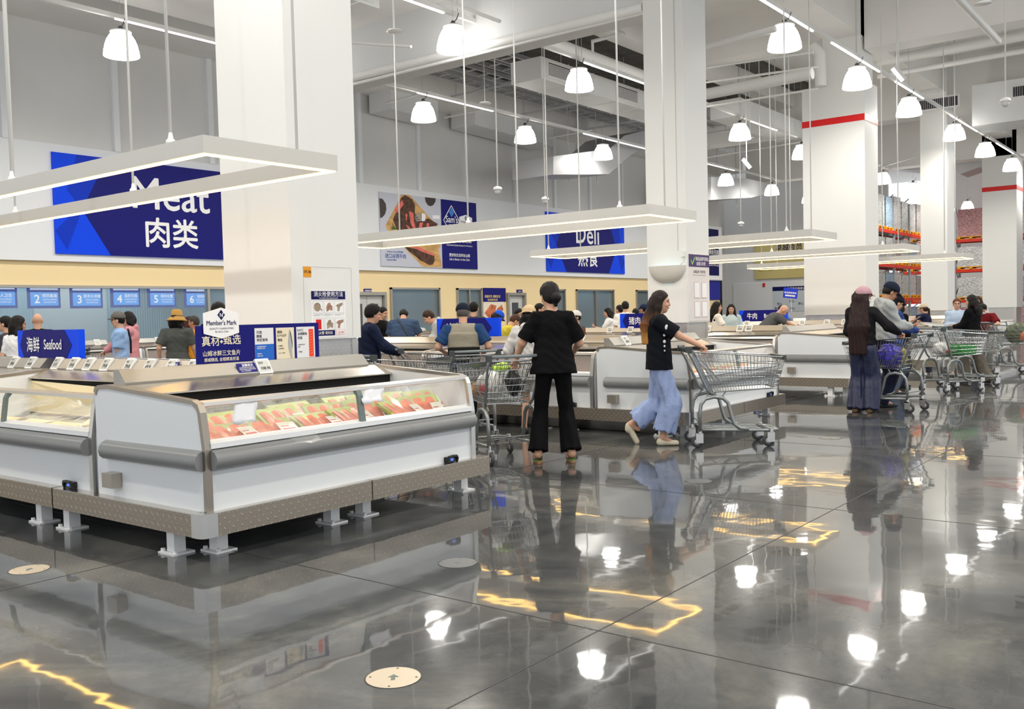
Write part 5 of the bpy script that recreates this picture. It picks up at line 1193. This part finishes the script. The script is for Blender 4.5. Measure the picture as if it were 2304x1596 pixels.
    if kd == 'skirt':
        F.ell(T(0,0,.95), (.165*B_,.125,.11)); F.cone(T(0,0,1.04), (0,-.0,bt.get('len',.45)), .15*B_, bt.get('r',.26), .8); F.fold = lambda X, Y, Z: .012*np.sin(np.arctan2(Y,X)*14)*np.clip((1.0-Z)*2,0,1)
    else:
        F.ell(P+V3(0,0,.01), (.155*B_,.118,.11)); F.cone(P+V3(0,0,.0), T(0,0,1.06), .145*B_, .12*B_, .75)
        rs = {'trousers':(.098,.072,.058),'slim':(.092,.062,.045),'flare':(.097,.066,.098),'wide':(.115,.112,.125),'shorts':(.11,.10,.10)}[kd]; rs = bt.get('rs', rs); ft = bt.get('to', 1.0)
        for i in (0,1):
            ke = knees[i]; F.cap(hips[i], ke, rs[0]*B_, rs[1])
            if kd == 'shorts': F.p.pop(); F.cone(hips[i], hips[i]+(ke-hips[i])*ft, rs[0]*B_, rs[1]); continue
            en = ke+(ank[i]-ke)*ft; F.cap(ke, ke+(en-ke)*.3, rs[1], rs[1]+(rs[2]-rs[1])*.25); F.cone(ke, en+nrm(en-ke)*(.05 if ft >= 1 and kd != 'slim' else 0), rs[1], rs[2])
        F.fold = lambda X, Y, Z: am2*np.sin(X*75+Y*20+Z*4)*np.clip((1.0-Z)*2.2,.2,1)+am2*.5*np.sin(Y*80-Z*11)
    F.keep_below((0,0,.022), (0,0,-1)) if True else None
    field_obj(F, 'trousers' if kd != 'skirt' else 'skirt', m_, t, max(res*.9, .009))
    # ---- shoes
    for i in (0,1):
        A = ank[i]; D_ = nrm(V3(ank[i][0]-knees[i][0], 0, 0)*.0+V3(0,1,0)); lift = fd[i][2]; tip = 0
        if lift > .05: D_ = nrm(V3(0,.45,-.85))
        o_ = V3(A[0], A[1], max(.035, A[2]-.05)); F = Field(.02)
        F.cap(o_+V3(0,0,.0)-D_*.03, o_+D_*.15-V3(0,0,.008), .037, .030, 1); F.cap(o_+V3(0,-.02,.0), o_+V3(0,-.015,.045), .04, .036)
        if lift < .05: F.keep_below((0,0,.004), (0,0,-1))
        F.keep_below(o_+V3(0,0,.055), (0,-.2,1)) if lift < .05 else None
        if shoes != 'slides': field_obj(F, 'shoe', mat('shoe_%d_%d_%d' % tuple(int(q*255) for q in shoes), shoes, .6), t, .009)
        else:
            m = MB(); c0 = (A[0], A[1]+.06); pr = [(c0[0]+.045*cos(a)*(1 if sin(a) > 0 else .85), c0[1]+.135*sin(a)) for a in np.linspace(0,2*pi,20)[:-1]]
            so = m.prism(pr, 'z', .002, .024).build('slide_sole', mat('slide_brown', (.30,.17,.09), .6), t); MB().prism([(c0[0]+(x-c0[0])*.9, c0[1]+(y-c0[1])*.93) for x, y in pr], 'z', .024, .028).build('footbed', mat('slide_green', (.10,.22,.04), .6), so)
            m = MB(); vs = []
            for q in range(9):
                a = pi*q/8
                for yy in (.045,.12): vs.append((c0[0]+.047*cos(a), c0[1]-.06+yy+.03, .024+.062*sin(a)))
            m.add(vs, [(2*q,2*q+1,2*q+3,2*q+2) for q in range(8)]); bo = m.build('slide_strap', mat('slide_pink', (.62,.30,.30), .5), t, True); mo = bo.modifiers.new('th','SOLIDIFY'); mo.thickness = .006
    t.scale = (s, s, s)
    if extra: extra(t, dict(T=T, Hh=Hh, wr=wr, elb=elb, shl=shl, Rt=Rt, Rh=Rh, P=P, hips=hips, knees=knees, ank=ank))
    return t

# ================================================================== SHOPPING CARTS
def cart_proto():
    t = thing('shopping_cart', 'x', 'shopping cart', (0,0,0)); W_ = .27
    h = MB().tube([(0,-W_,1.03),(0,W_,1.03)], .016, 10).build('handle', mat('cart_handle_grey', (.20,.23,.24), .5), t, True)
    e = MB(); 
    for s in (-1,1): e.box(-.02,s*W_-.02,.985,.05,s*W_+.02,1.045)
    e.build('handle_end', mat('cart_handle_dark', (.05,.06,.06), .5), h)
    # basket: levels from bottom to top
    def cs(z):   # outline x0,x1,w at height z
        k = (z-.58)/.36; return (.27-.20*k, .93+.07*k, .215+.055*k)
    def xf(k): return None
    m = MB(); r = .0032
    zs = [0,.13,.27,.42,.58,.78,1.0]
    for k in zs:
        x0, x1, w_ = .27-.2*k, .93+.07*k, .215+.055*k; zr = .57+.42*k; zf = .60+.32*k
        rr = .0065 if k in (0,1.0) else r+.0008
        m.tube([(x0,-w_,zr),(x1-.05,-w_,zf),(x1,-w_+.05,zf),(x1,w_-.05,zf),(x1-.05,w_,zf),(x0,w_,zr)], rr, 5)
        m.tube([(x0,-w_,zr),(x0,w_,zr)], rr, 5)
    n = 23
    for i in range(n+1):
        f = i/n
        for s in (-1,1):
            a = (.27+(.93-.05-.27)*f, s*.215, .57+.03*f); b = (.07+(1.0-.05-.07)*f, s*.27, .99-.07*f); m.tube([a,b], r*.8, 4)
        if i % 2 == 0: m.tube([(.27+.66*f,-.215,.57+.03*f),(.27+.66*f,.215,.57+.03*f)], r*.8, 4)
    for i in range(13):
        y = -.2+.4*i/12; m.tube([(.27,y,.57),(.93,y,.60),(1.0,y*1.25,.92)], r*.8, 4); m.tube([(.27,y,.57),(.07,y*1.25,.99)], r*.8, 4)
    m.build('basket', CHROME, t)
    m = MB()   # folded child seat
    for i in range(9): y = -.18+.36*i/8; m.tube([(.12,y,.95),(.36,y,.66)], r*.8, 4)
    m.tube([(.12,-.2,.95),(.36,-.2,.66),(.36,.2,.66),(.12,.2,.95)], .005, 5, True)
    m.build('child_seat', CHROME, t)
    MB().box(.965,-.24,.89,1.015,.24,.935).build('front_bumper', mat('cart_handle_dark', (.05,.06,.06), .5), t)
    for s in (-1,1):
        y = s*.25
        f = MB().tube([(0,s*W_,1.02),(.05,s*W_,.93),(.20,s*.245,.60),(.235,s*.23,.555)], .014, 8); f.build('handle_stem', CARTG, t, True)
        arch = [(.12,y,.17),(.12,y,.36),(.135,y,.45),(.18,y,.505),(.27,y,.525),(.36,y,.51),(.41,y,.46),(.44,y,.34),(.47,y,.24),(.53,y,.195),(.62,y*.95,.18)]
        MB().tube(arch, .019, 8).build('side_frame', CARTG, t, True)
    MB().tube([(.12,-.25,.185),(.85,-.23,.165),(.93,-.17,.165),(.93,.17,.165),(.85,.23,.165),(.12,.25,.185)], .014, 8).build('lower_frame', CARTG, t, True)
    m = MB(); 
    for i in range(6): y = -.18+.36*i/5; m.tube([(.15,y,.19),(.4,y,.175),(.92,y,.17)], .0035, 4)
    for x in (.3,.55,.8): m.tube([(x,-.23,.182),(x,.23,.182)], .005, 5)
    m.tube([(.13,-.25,.26),(.13,.25,.26)], .007, 6); m.build('lower_tray', mat('tray_wire_grey', (.22,.23,.235), .35, .6), t)
    m = MB()
    for s in (-1,1): m.tube([(.36,s*.2,.52),(.40,s*.2,.58)], .008, 6); m.tube([(.18,s*.22,.51),(.24,s*.22,.57)], .008, 6)
    m.build('basket_bracket', CARTG, t)
    for x in (.12,.85):
        for s in (-1,1):
            y = s*.245; fk = MB(); fk.tube([(x,y,.19),(x,y,.145)], .022, 10); fk.box(x-.045,y-.026,.05,x+.03,y-.021,.15); fk.box(x-.045,y+.021,.05,x+.03,y+.026,.15); fk.box(x-.02,y-.026,.135,x+.03,y+.026,.15)
            c = fk.build('caster_fork', STEEL, t)
            Mw = TR(x-.03,y,.0625) @ Matrix.Rotation(pi/2,4,'X')
            wq = MB().lathe([(.03,-.012),(.058,-.015),(.0625,-.008),(.0625,.008),(.058,.015),(.03,.012)], n=20, M=Mw, cap=False).build('wheel', RUBBER, c, True)
            MB().lathe([(.001,-.017),(.022,-.016),(.031,-.012),(.031,.012),(.022,.016),(.001,.017)], n=12, M=Mw).build('wheel_hub', mat('hub_grey', (.45,.46,.47), .4), wq, True)
    return t
CART = None
def cart(lab, ox, oy, head):
    global CART
    if CART is None: CART = cart_proto(); o = CART
    else: o = dup(CART)
    o.location = (ox, oy, 0); o.rotation_euler = (0,0,radians(head)); o['label'] = lab; return o
def cart_from(lab, px, py, lx, ly, head):
    p = on('z', 0, px, py); a = radians(head); return cart(lab, p.x-(lx*cos(a)-ly*sin(a)), p.y-(lx*sin(a)+ly*cos(a)), head)
def incart(c, x, y, z): return c.matrix_basis @ Vector((x,y,z))
def bag(lab, c, x, y, z, r, col, name='shopping_bag', cat='bag', rough=.35, alpha=1, col2=None, rot=0):
    p = RZ(c.rotation_euler.z) @ Vector((x,y,z))+Vector(c.location); e = bpy.data.objects.new(name, None); COL.objects.link(e); e.location = p; e.rotation_euler = (0,0,c.rotation_euler.z+rot); tag(e, lab, cat)
    F = Field(.03); F.ell((0,0,r[2]), r).ell((r[0]*.25,0,r[2]*1.5), (r[0]*.5,r[1]*.6,r[2]*.6)); F.fold = lambda X, Y, Z: .012*np.sin(X*45+Z*30)*np.sin(Y*40-Z*25)+.006*np.sin(X*90+Y*70)
    F.keep_below((0,0,.002),(0,0,-1))
    field_obj(F, name+'_film', mat('bagm_%d_%d_%d' % tuple(int(q*99) for q in col), col, rough, var=.35, vscale=9, bump=.4, bscale=20), e, .011)
    if col2: F = Field(.02); F.ell((r[0]*.3,-r[1]*.7,r[2]*.8), (r[0]*.45,r[1]*.4,r[2]*.5)); field_obj(F, 'printed_patch', mat('bagm_%d_%d_%d' % tuple(int(q*99) for q in col2), col2, .4, var=.3, vscale=20), e, .011)
    return e
def crate(lab, c, x0, y0, z0, dx, dy, dz, col, name='open_crate'):
    e = bpy.data.objects.new(name, None); COL.objects.link(e); e.location = RZ(c.rotation_euler.z) @ Vector((x0,y0,z0))+Vector(c.location); e.rotation_euler = c.rotation_euler; tag(e, lab, 'crate'); m_ = mat('crate_%d_%d' % (int(col[0]*99), int(col[2]*99)), col, .45); w_ = .008
    m = MB().box(0,0,0,dx,dy,w_); m.box(0,0,0,w_,dy,dz); m.box(dx-w_,0,0,dx,dy,dz); m.box(0,0,0,dx,w_,dz); m.box(0,dy-w_,0,dx,dy,dz); m.build('crate_body', m_, e); MB().box(-.006,-.006,dz-.012,dx+.006,0,dz).build('crate_rim', m_, e)
# main cart of the walking woman
C1 = cart_from('empty shopping cart seen side-on, pushed by the woman with ombre hair', 1569, 1008, .09, -.245, 36)
C2 = cart_from('shopping cart with a white and red bag, in front of the woman in pink slides', 1105, 1050, .09, .245, 150)
bag('white carrier bag with a red print in the nearest cart', C2, .52, .07, .60, (.17,.12,.13), (.78,.76,.72), col2=(.75,.08,.10), rot=pi); bag('dark folded shopping bag in the nearest cart', C2, .40, -.13, .62, (.10,.07,.13), (.02,.02,.022)); bag('lime green pack at the top of the nearest cart', C2, .50, -.05, .86, (.10,.09,.04), (.38,.62,.04), 'produce_pack', 'pack'); bag('golden bread pack at the bottom of the nearest cart', C2, .86, .1, .605, (.08,.09,.06), (.6,.32,.10), 'bread_pack', 'pack')
def cart_at(lab, px, y_, head, dx=0):
    d = ray(px, 700); return cart(lab, d.x/d.y*y_, y_, head)
C3 = cart_at('shopping cart behind the first column, held by the man in a navy jacket', 882, 8.3, 62)
C4 = cart_at('shopping cart standing crosswise left of the man in a navy jacket', 806, 6.8, 75)
C5 = cart_at('shopping cart parked just beyond the right end of the nearest case', 1068, 7.9, 150)
d = ray(215,700); C6 = cart('shopping cart held by the man in the light blue shirt', -15.3, 8.0, 215)
C7 = cart('shopping cart on the left of the hat woman, nearer one', -12.9, 6.7, 38)
C8 = cart_from('shopping cart of the long-haired woman, with a blue bag and bottles', 2047, 930, .09, .245, 173)
C9 = cart_from('shopping cart with a green crate, right of the long-haired woman', 2150, 876, .82, .245, 60)
C10 = cart_at('shopping cart of the man in the red shirt, with a patterned bag', 2216, 20.6, 35)
C11 = cart_at('empty shopping cart just left of the woman in the black cardigan', 2118, 17.4, 40)
bag('deep blue bag in the cart of the long-haired woman', C8, .45, 0, .59, (.16,.18,.15), (.05,.04,.45)); bag('black folded bag in the cart of the long-haired woman', C8, .75, .05, .61, (.12,.16,.12), (.02,.02,.02)); bag('yellow bottle pack in the cart of the long-haired woman', C8, .33, -.14, .60, (.06,.07,.11), (.75,.62,.05), 'bottle_pack', 'pack')
crate('bright green crate in the cart right of the long-haired woman', C9, .45, -.2, .60, .35, .38, .15, (.02,.30,.04)); bag('white pack in the cart with the green crate', C9, .30, .05, .60, (.12,.12,.10), (.8,.8,.75), 'white_pack', 'pack', col2=(.6,.05,.05)); bag('patterned dark bag in the cart of the man in the red shirt', C10, .6, 0, .6, (.2,.18,.2), (.08,.10,.05), col2=(.8,.15,.05))

# ================================================================== THE SHOPPERS
def horp(px):
    lo, hi = 400, 1000
    for _ in range(30):
        m = (lo+hi)/2
        if ray(px, m).z > 0: lo = m
        else: hi = m
    return lo
def shopper(lab, px, py, y=None, r=None, face=0, lean=0, **kw):
    d = ray(px, 700)
    if y is not None: r = y*hypot(d.x, d.y)/d.y
    top = CAMZ+(horp(px)-py)*r/FPX
    h = top/(.53+.47*cos(radians(lean))) if lean else top
    kw.setdefault('res', .012 if r < 12.5 else .015 if r < 17 else .019)
    if kw.get('hat') : h -= .012
    hs = kw.get('hands')
    if hs: s = h/1.7; kw['hands'] = [(a/s, b/s, c/s) for a, b, c in hs]
    return person(lab, px, r, face, h=h/1.035, lean=lean, **kw)
BT = (.006,.006,.007); NV = (.016,.02,.045)
# the woman in the foreground
def wm(t, I): pass
q = on('z', 0, 1250, 1040)
person('person with a dark low bun, black T-shirt, flared black trousers and pink slides', 0, 0, -6, h=1.72, build=.84, loc=(q.x,q.y,0), hands=[(-.34,.20,.97),(.22,.26,1.02)], feet=[(-.165,0,0),(.150,-.02,0)], grips=('grip','grip'), look=(-22,14),
    top=dict(c=(.005,.005,.006), g=.014, hem=.84, hemr=.215, sl='short', slf=.88, n='black_tee', fold=.005), bot=dict(c=(.005,.005,.006), k='flare', n='black_flare', to=.93, fold=.004), hair=dict(k='bun', c=(.008,.006,.006), v=1.06), shoes='slides', res=.009, lean=3)
# the walking woman
q = on('z', 0, 1490, 1001)
def printx(t, I):
    m = MB(); 
    for i, (z, s) in enumerate(((1.28,.022),(1.22,.014),(1.15,.016),(1.10,.011),(1.05,.009))): m.ell(tuple(I['T'](.197+.002*i,.055,z)), (.012,s,s*1.2), 8, m=6)
    m.ell(tuple(I['shl'][1]+(I['elb'][1]-I['shl'][1])*.40+V3(.074,0,0)), (.010,.022,.03), 8, m=6); m.build('shirt_print', mat('print_white', (.75,.75,.75), .7), t)
person('person with long ombre hair walking, in a black T-shirt and wide light blue trousers', 0, 0, 88, h=1.63, loc=(q.x-.02,q.y,0), hands=[(-.16,.50,1.07),(.20,.48,1.07)], feet=[(-.07,-.30,.13),(.07,.05,0)], grips=('grip','grip'), look=(2,6),
    top=dict(c=(.007,.008,.012), g=.026, hem=.84, hemr=.195, slf=.85, n='black_tee2'), bot=dict(c=(.30,.38,.62), k='wide', n='light_blue_wide', to=.80, fold=.009, rough=.6, rs=(.108,.108,.118)), hair=dict(k='long', c=(.015,.008,.006), c2=(.50,.23,.06), len=.44, w=.98, th=.85, z0=1.25, z1=1.56), shoes=(.62,.56,.42), skin=SKIN, res=.009, extra=printx)
# long-haired woman on the right
q = on('z', 0, 1942, 928)
person('person with very long dark hair, pink cap, black jacket and navy trousers', 0, 0, 22, h=1.66, loc=(q.x,q.y,0), hands=[(-.14,.25,1.0),(.40,.26,1.08)], build=.92, feet=[(-.09,0,0),(.10,.02,0)], grips=('relax','grip'), look=(35,6), mask=True,
    top=dict(c=(.014,.013,.015), g=.03, hem=.93, sl='long', n='black_jacket', fold=.007), bot=dict(c=(.022,.027,.065), k='wide', n='navy_satin', rough=.38, fold=.006, rs=(.11,.11,.118)), hair=dict(k='long', c=(.022,.010,.009), len=.76, w=1.35, hang=1), hat=('cap',(.50,.30,.34)), shoes=(.25,.15,.08), res=.011)
def phone(t, I):
    w_ = (I['wr'][0]+I['wr'][1])/2; MB().box(-.036,-.005,-.075,.036,.005,.075, TR(*(w_+V3(0,.1,.06))) @ Matrix.Rotation(-.9,4,'X')).build('phone_in_hand', BLACK, t)
shopper('person in a grey hoodie and dark cap looking down at a phone', 1988, 628, r=14.2, face=72, lean=4, hands=[(-.06,.34,1.20),(.10,.34,1.17)], grips=('phone','phone'), look=(0,28), top=dict(c=(.36,.38,.38), g=.045, hem=.90, sl='long', hood=True, n='grey_hoodie', fold=.009), bot=dict(c=NV, k='trousers'), hat=('cap',(.012,.018,.035)), hair=dict(k='short'), skin=SKIN2, build=1.18, res=.012, extra=phone)
shopper('person in a bright navy jacket and cap behind the grey hoodie', 2012, 658, r=16.2, face=70, hands=[(-.06,.33,1.05),(.10,.33,1.05)], look=(0,25), top=dict(c=(.03,.06,.22), g=.04, sl='long', n='blue_jacket', fold=.01), bot=dict(c=(.06,.09,.16)), hat=('cap',(.012,.013,.02)), build=1.1)
shopper('person with dark bobbed hair, mostly hidden behind the navy jacket', 2026, 670, r=17.6, face=60, top=dict(c=BT, sl='long'), hair=dict(k='bob'))
shopper('person in a navy top and beige cap stretching an arm over the counter', 2088, 680, y=23.9, face=-75, lean=12, hands=[(-.1,.55,1.12),(.1,.45,1.1)], grips=('reach','reach'), top=dict(c=(.014,.018,.05), sl='short'), hat=('cap',(.55,.47,.34)), hair=dict(k='pony', c=BR, len=.25))
shopper('person with glasses and a light blue shirt facing the camera', 2153, 668, r=20.6, face=176, hands=[(-.1,.22,1.05),(.06,.22,1.05)], glasses=True, look=(0,4), top=dict(c=(.42,.52,.66), g=.03, sl='long', collar=True, n='light_blue_shirt'), bot=dict(c=(.35,.33,.30)), hair=dict(k='short', c=(.12,.04,.02)))
shopper('person in a black cardigan and grey-brown trousers, hands raised at the waist', 2188, 660, r=18.7, face=-62, hands=[(-.10,.30,1.04),(.12,.26,1.0)], grips=('phone','relax'), look=(-4,2), glasses=True, feet=[(-.09,.14,0),(.10,-.20,0)], top=dict(c=BT, g=.025, sl='long', hem=.92, n='black_cardigan'), bot=dict(c=(.145,.13,.105), k='wide', n='taupe_trousers', fold=.006, rs=(.105,.10,.115)), hair=dict(k='long', len=.26, front=1), shoes=(.02,.02,.02), res=.013)
shopper('person with brown hair, half hidden behind the black cardigan', 2201, 664, r=24, face=-150, top=dict(c=(.6,.55,.5)), hair=dict(k='bob', c=BR))
shopper('person in a dark red V-neck shirt and white mask leaning on a cart', 2217, 677, r=21.6, face=-168, lean=20, hands=[(-.25,.42,1.02),(.25,.42,1.02)], look=(0,25), mask=True, top=dict(c=(.16,.012,.015), n='dark_red_shirt'), bot=dict(c=(.3,.3,.28)), build=1.1)
# between the second and third columns
shopper('person with long dark hair and a white top, smiling, right of the second column', 1611, 674, r=20, face=72, hands=[(-.1,.35,.98),(.15,.3,.98)], look=(5,5), top=dict(c=(.80,.75,.68), n='white_top', sl='short'), hair=dict(k='long', len=.30))
shopper('person in a pale blue knit facing the camera, long dark hair', 1645, 680, y=19.6, face=178, hands=[(-.15,.2,1.0),(.15,.2,1.0)], look=(0,10), top=dict(c=(.52,.62,.62), sl='long', g=.03, n='pale_knit'), hair=dict(k='long', len=.22, front=1))
shopper('person with a shaved head in a grey T-shirt leaning right over the counter', 1722, 683, y=19.2, face=78, lean=42, hands=[(-.1,.75,1.05),(.22,.72,1.02)], grips=('reach','reach'), look=(0,10), top=dict(c=(.10,.10,.10), g=.035, n='charcoal_tee'), hair=dict(k='bald'), skin=SKIN, build=1.15)
def fan(t, I): pass
shopper('person in a light blue shirt behind the Beef sign, holding a sign on a stick', 1762, 684, y=23.9, face=-40, lean=8, hands=[(-.2,.15,1.0),(.22,.2,1.22)], grips=('relax','grip'), top=dict(c=(.40,.52,.75), n='sky_shirt'), hair=dict(k='short'))
# between the first and second columns
def sling(t, I):
    T = I['T']; pts = [tuple(T(-.10+.23*k/8, -.155+.02*abs(k-4)/4, 1.44-.40*k/8)) for k in range(9)]; MB().tube(pts, .016, 6, flat=.5).build('bag_strap', BLACK, t, True)
shopper('person in a navy zip jacket with curly black hair, hands on a cart', 828, 677, y=8.15, face=78, hands=[(-.18,.40,1.0),(.2,.36,1.02)], grips=('grip','grip'), look=(-4,8), lean=4, top=dict(c=(.012,.018,.045), g=.035, sl='long', slf=.8, n='navy_zip', collar=True, fold=.007), bot=dict(c=BT), hair=dict(k='short', v=1.10), build=1.15, res=.011)
shopper('person in a black T-shirt with dark hair, beside the double door', 857, 685, y=12.9, face=120, hands=[(-.2,.2,1.0),(.22,.2,1.0)], top=dict(c=BT), hair=dict(k='short'), look=(0,15))
shopper('person in a blue polo with a black sling strap, bending over a case', 904, 685, y=12.4, face=8, lean=22, hands=[(-.2,.35,.95),(.24,.35,1.0)], look=(0,35), top=dict(c=(.045,.075,.14), g=.035, n='blue_polo', fold=.007), bot=dict(c=BT), build=1.25, extra=sling)
shopper('person in a beige and black vest over a blue T-shirt, seen from behind', 1041, 672, y=8.75, face=2, hands=[(-.26,.18,1.02),(.26,.18,1.0)], lean=3, look=(0,16), top=dict(c=(.022,.06,.16), g=.022, hem=.86, n='royal_tee', vest=dict(c=(.30,.27,.21), c2=(.012,.012,.013), hem=.93)), bot=dict(c=BT), hat=('cap',(.012,.016,.03)), hair=dict(k='short', c=GRYH), skin=SKIN, build=1.22, res=.011)
shopper('person with short black hair and a dark shirt, just right of the vest', 1066, 673, y=13.1, face=20, top=dict(c=(.05,.05,.06)), hair=dict(k='short'))
shopper('person in a pale grey hoodie leaning over the case, left of the vest', 1008, 693, y=12.5, face=-95, lean=38, hands=[(-.2,.55,1.0),(.15,.5,1.0)], grips=('reach','reach'), top=dict(c=(.45,.48,.50), sl='long', g=.035, n='pale_hoodie', hood=True), hair=dict(k='short', c=BR))
shopper('person in a royal blue cap and dark hair, right of the vest', 1104, 690, y=12.9, face=75, look=(0,30), lean=10, top=dict(c=(.35,.04,.03)), hat=('cap',(.02,.10,.62)), hair=dict(k='long', len=.2))
shopper('young person in a yellow jacket with brown hair, bending over the case', 1131, 700, y=12.35, face=72, lean=22, hands=[(-.1,.5,.95),(.2,.45,.95)], grips=('reach','reach'), look=(0,20), top=dict(c=(.55,.48,.05), sl='long', slf=.7, g=.03, n='yellow_jacket', fold=.008), hair=dict(k='short', c=(.06,.025,.012)))
shopper('person with long black hair and a blue mask, white cardigan', 1166, 688, y=13.4, face=150, look=(0,12), mask='blue', top=dict(c=(.78,.74,.70), sl='long', n='white_cardigan'), hair=dict(k='long', len=.28, front=1))
shopper('person in a pale hoodie, shorts, beige cap and black and white sneakers', 1189, 678, y=9.0, face=12, hands=[(-.2,.2,1.0),(.2,.2,1.0)], look=(0,10), top=dict(c=(.62,.60,.58), g=.04, hem=.72, sl='long', slf=.8, hood=True, n='ecru_hoodie', fold=.008), bot=dict(k='shorts', c=(.5,.5,.48), to=.7), hat=('cap',(.58,.42,.25),'back'), hair=dict(k='bob', len=.08), shoes=(.03,.03,.03), res=.011)
shopper('person with dark hair just visible left of the big bun', 1213, 677, y=14.2, face=100, top=dict(c=BT), hair=dict(k='short'))
shopper('older person with curly dark hair in a rust patterned top, right of the black T-shirt', 1311, 702, y=12.4, face=-70, lean=20, hands=[(-.1,.3,.95),(.1,.3,.95)], look=(0,20), top=dict(c=(.13,.035,.02), sl='long', n='rust_top', fold=.008), hair=dict(k='short', c=(.03,.012,.01), v=1.1))
shopper('person in a white cap behind the rust patterned top', 1297, 693, y=13.3, face=-120, top=dict(c=(.1,.1,.1)), hat=('cap',(.75,.72,.68)), hair=dict(k='short'))
shopper('person in a white T-shirt with dark bobbed hair, seen in profile', 1371, 688, y=18.6, face=-88, hands=[(-.06,.32,1.12),(.1,.26,1.0)], grips=('phone','relax'), look=(0,15), top=dict(c=(.80,.80,.80), g=.03, n='white_tee', slf=.9), hair=dict(k='bob', len=.10))
shopper('person in a white shirt with short dark hair above the Pork sign, seen from behind', 1407, 673, y=18.0, face=5, look=(0,8), top=dict(c=(.82,.81,.80), n='white_shirt', collar=True), hair=dict(k='short'), build=1.1)
shopper('person with dark hair peeking out left of the white shirt', 1395, 682, y=19.2, face=-60, top=dict(c=(.4,.2,.15)), hair=dict(k='short'))
shopper('person in black with short hair, above the right of the Pork sign', 1430, 690, y=19.0, face=-10, top=dict(c=BT), hair=dict(k='short'))
shopper('person in a dark blue cap beside the second column', 1450, 680, y=19.2, face=-60, top=dict(c=(.08,.04,.02)), hat=('cap',(.015,.025,.07)), hair=dict(k='short'))
# left group
shopper('person with glasses and short dark hair at the left edge', 13, 708, r=15.6, face=-70, glasses=True, top=dict(c=(.05,.05,.06)), hair=dict(k='short'))
shopper('person in a white T-shirt with black bobbed hair at the far left', 36, 707, r=14.4, face=55, hands=[(-.2,.1,.85),(.24,.12,.85)], look=(10,5), top=dict(c=(.80,.79,.78), g=.03, n='white_tee'), hair=dict(k='bob', len=.10, v=1.05), skin=SKIN2)
shopper('person with a shaved head in a black T-shirt, above the Seafood sign', 83, 702, r=16.8, face=8, top=dict(c=BT, g=.025), hair=dict(k='bald'), build=1.15)
shopper('person in a light blue T-shirt, jeans and grey cap with a shoulder strap', 268, 697, r=15.6, face=-82, hands=[(-.1,.10,.80),(.25,.02,.78)], look=(0,3), glasses=True, top=dict(c=(.30,.46,.74), g=.03, hem=.82, n='sky_tee', slf=.85), bot=dict(c=(.08,.16,.32)), hat=('cap',(.14,.13,.12)), hair=dict(k='short'), extra=sling)
shopper('person in a pink hooded jacket behind the light blue T-shirt', 291, 697, r=16.9, face=-80, hands=[(-.15,.42,1.0),(.15,.42,1.0)], look=(0,5), top=dict(c=(.62,.27,.30), g=.04, hem=.8, sl='long', hood=True, n='pink_jacket'), bot=dict(c=NV), hair=dict(k='bob', len=.05))
shopper('person in a tan bucket hat and grey dress, seen from behind', 396, 693, r=15.2, face=10, hands=[(-.28,.02,.86),(.30,.08,.80)], look=(20,5), top=dict(c=(.085,.09,.085), g=.02, hem=1.02, hemr=.14, n='grey_dress_top'), bot=dict(k='skirt', c=(.085,.09,.085), len=.42, r=.28, n='grey_dress'), hat=('bucket',(.50,.28,.08)), hair=dict(k='bob', len=.07), build=1.08, skin=SKIN, res=.013)
shopper('person in an orange shirt with greying hair, facing left', 438, 706, r=17.5, face=-72, hands=[(-.2,.4,1.0),(.2,.3,1.0)], look=(0,5), top=dict(c=(.75,.30,.02), n='orange_shirt'), hair=dict(k='short', c=(.05,.04,.035)), skin=SKIN2, build=1.1)
shopper('person with reddish dark hair behind the tan hat', 424, 708, r=18.6, face=100, top=dict(c=(.03,.02,.02), sl='long'), hair=dict(k='bob', c=(.05,.012,.01)))
shopper('tall person with tousled dark hair beside the first column', 491, 675, r=13.4, face=30, top=dict(c=BT, g=.03), hair=dict(k='short', v=1.12), build=1.1)
# sign on a stick held up behind the Beef sign
d = ray(1779, 700); k = 23.7/d.y; X0 = d.x*k; zc = CAMZ+ray(1776,660).z/ray(1776,660).y*23.7
t = thing('hand_sign', 'small tilted blue sign on a stick held up behind the Beef sign', 'sign', (X0,23.7,zc), 0); R = Matrix.Rotation(radians(7),4,'Y')
MB().box(-.19,-.006,-.13,.19,.006,.13,R).build('sign_face', mat('hand_blue', srgb('1138c8'), .4), t); MB().tube([(.0,.01,-.1),(.02,.01,-.48)], .008, 6).build('stick', WHITE, t)
m = MB(); MF = R @ Matrix(((1,0,0,0),(0,0,-1,-.008),(0,1,0,0),(0,0,0,1))); text_mb(m, '食品超级美味', .055, MF @ TR(0,-.01,0), .02); 
for i in range(5): m.box(-.13+i*.054,-.010,-.085,-.085+i*.054,-.007,-.045,R)
m.build('lettering', SIGNW, t)
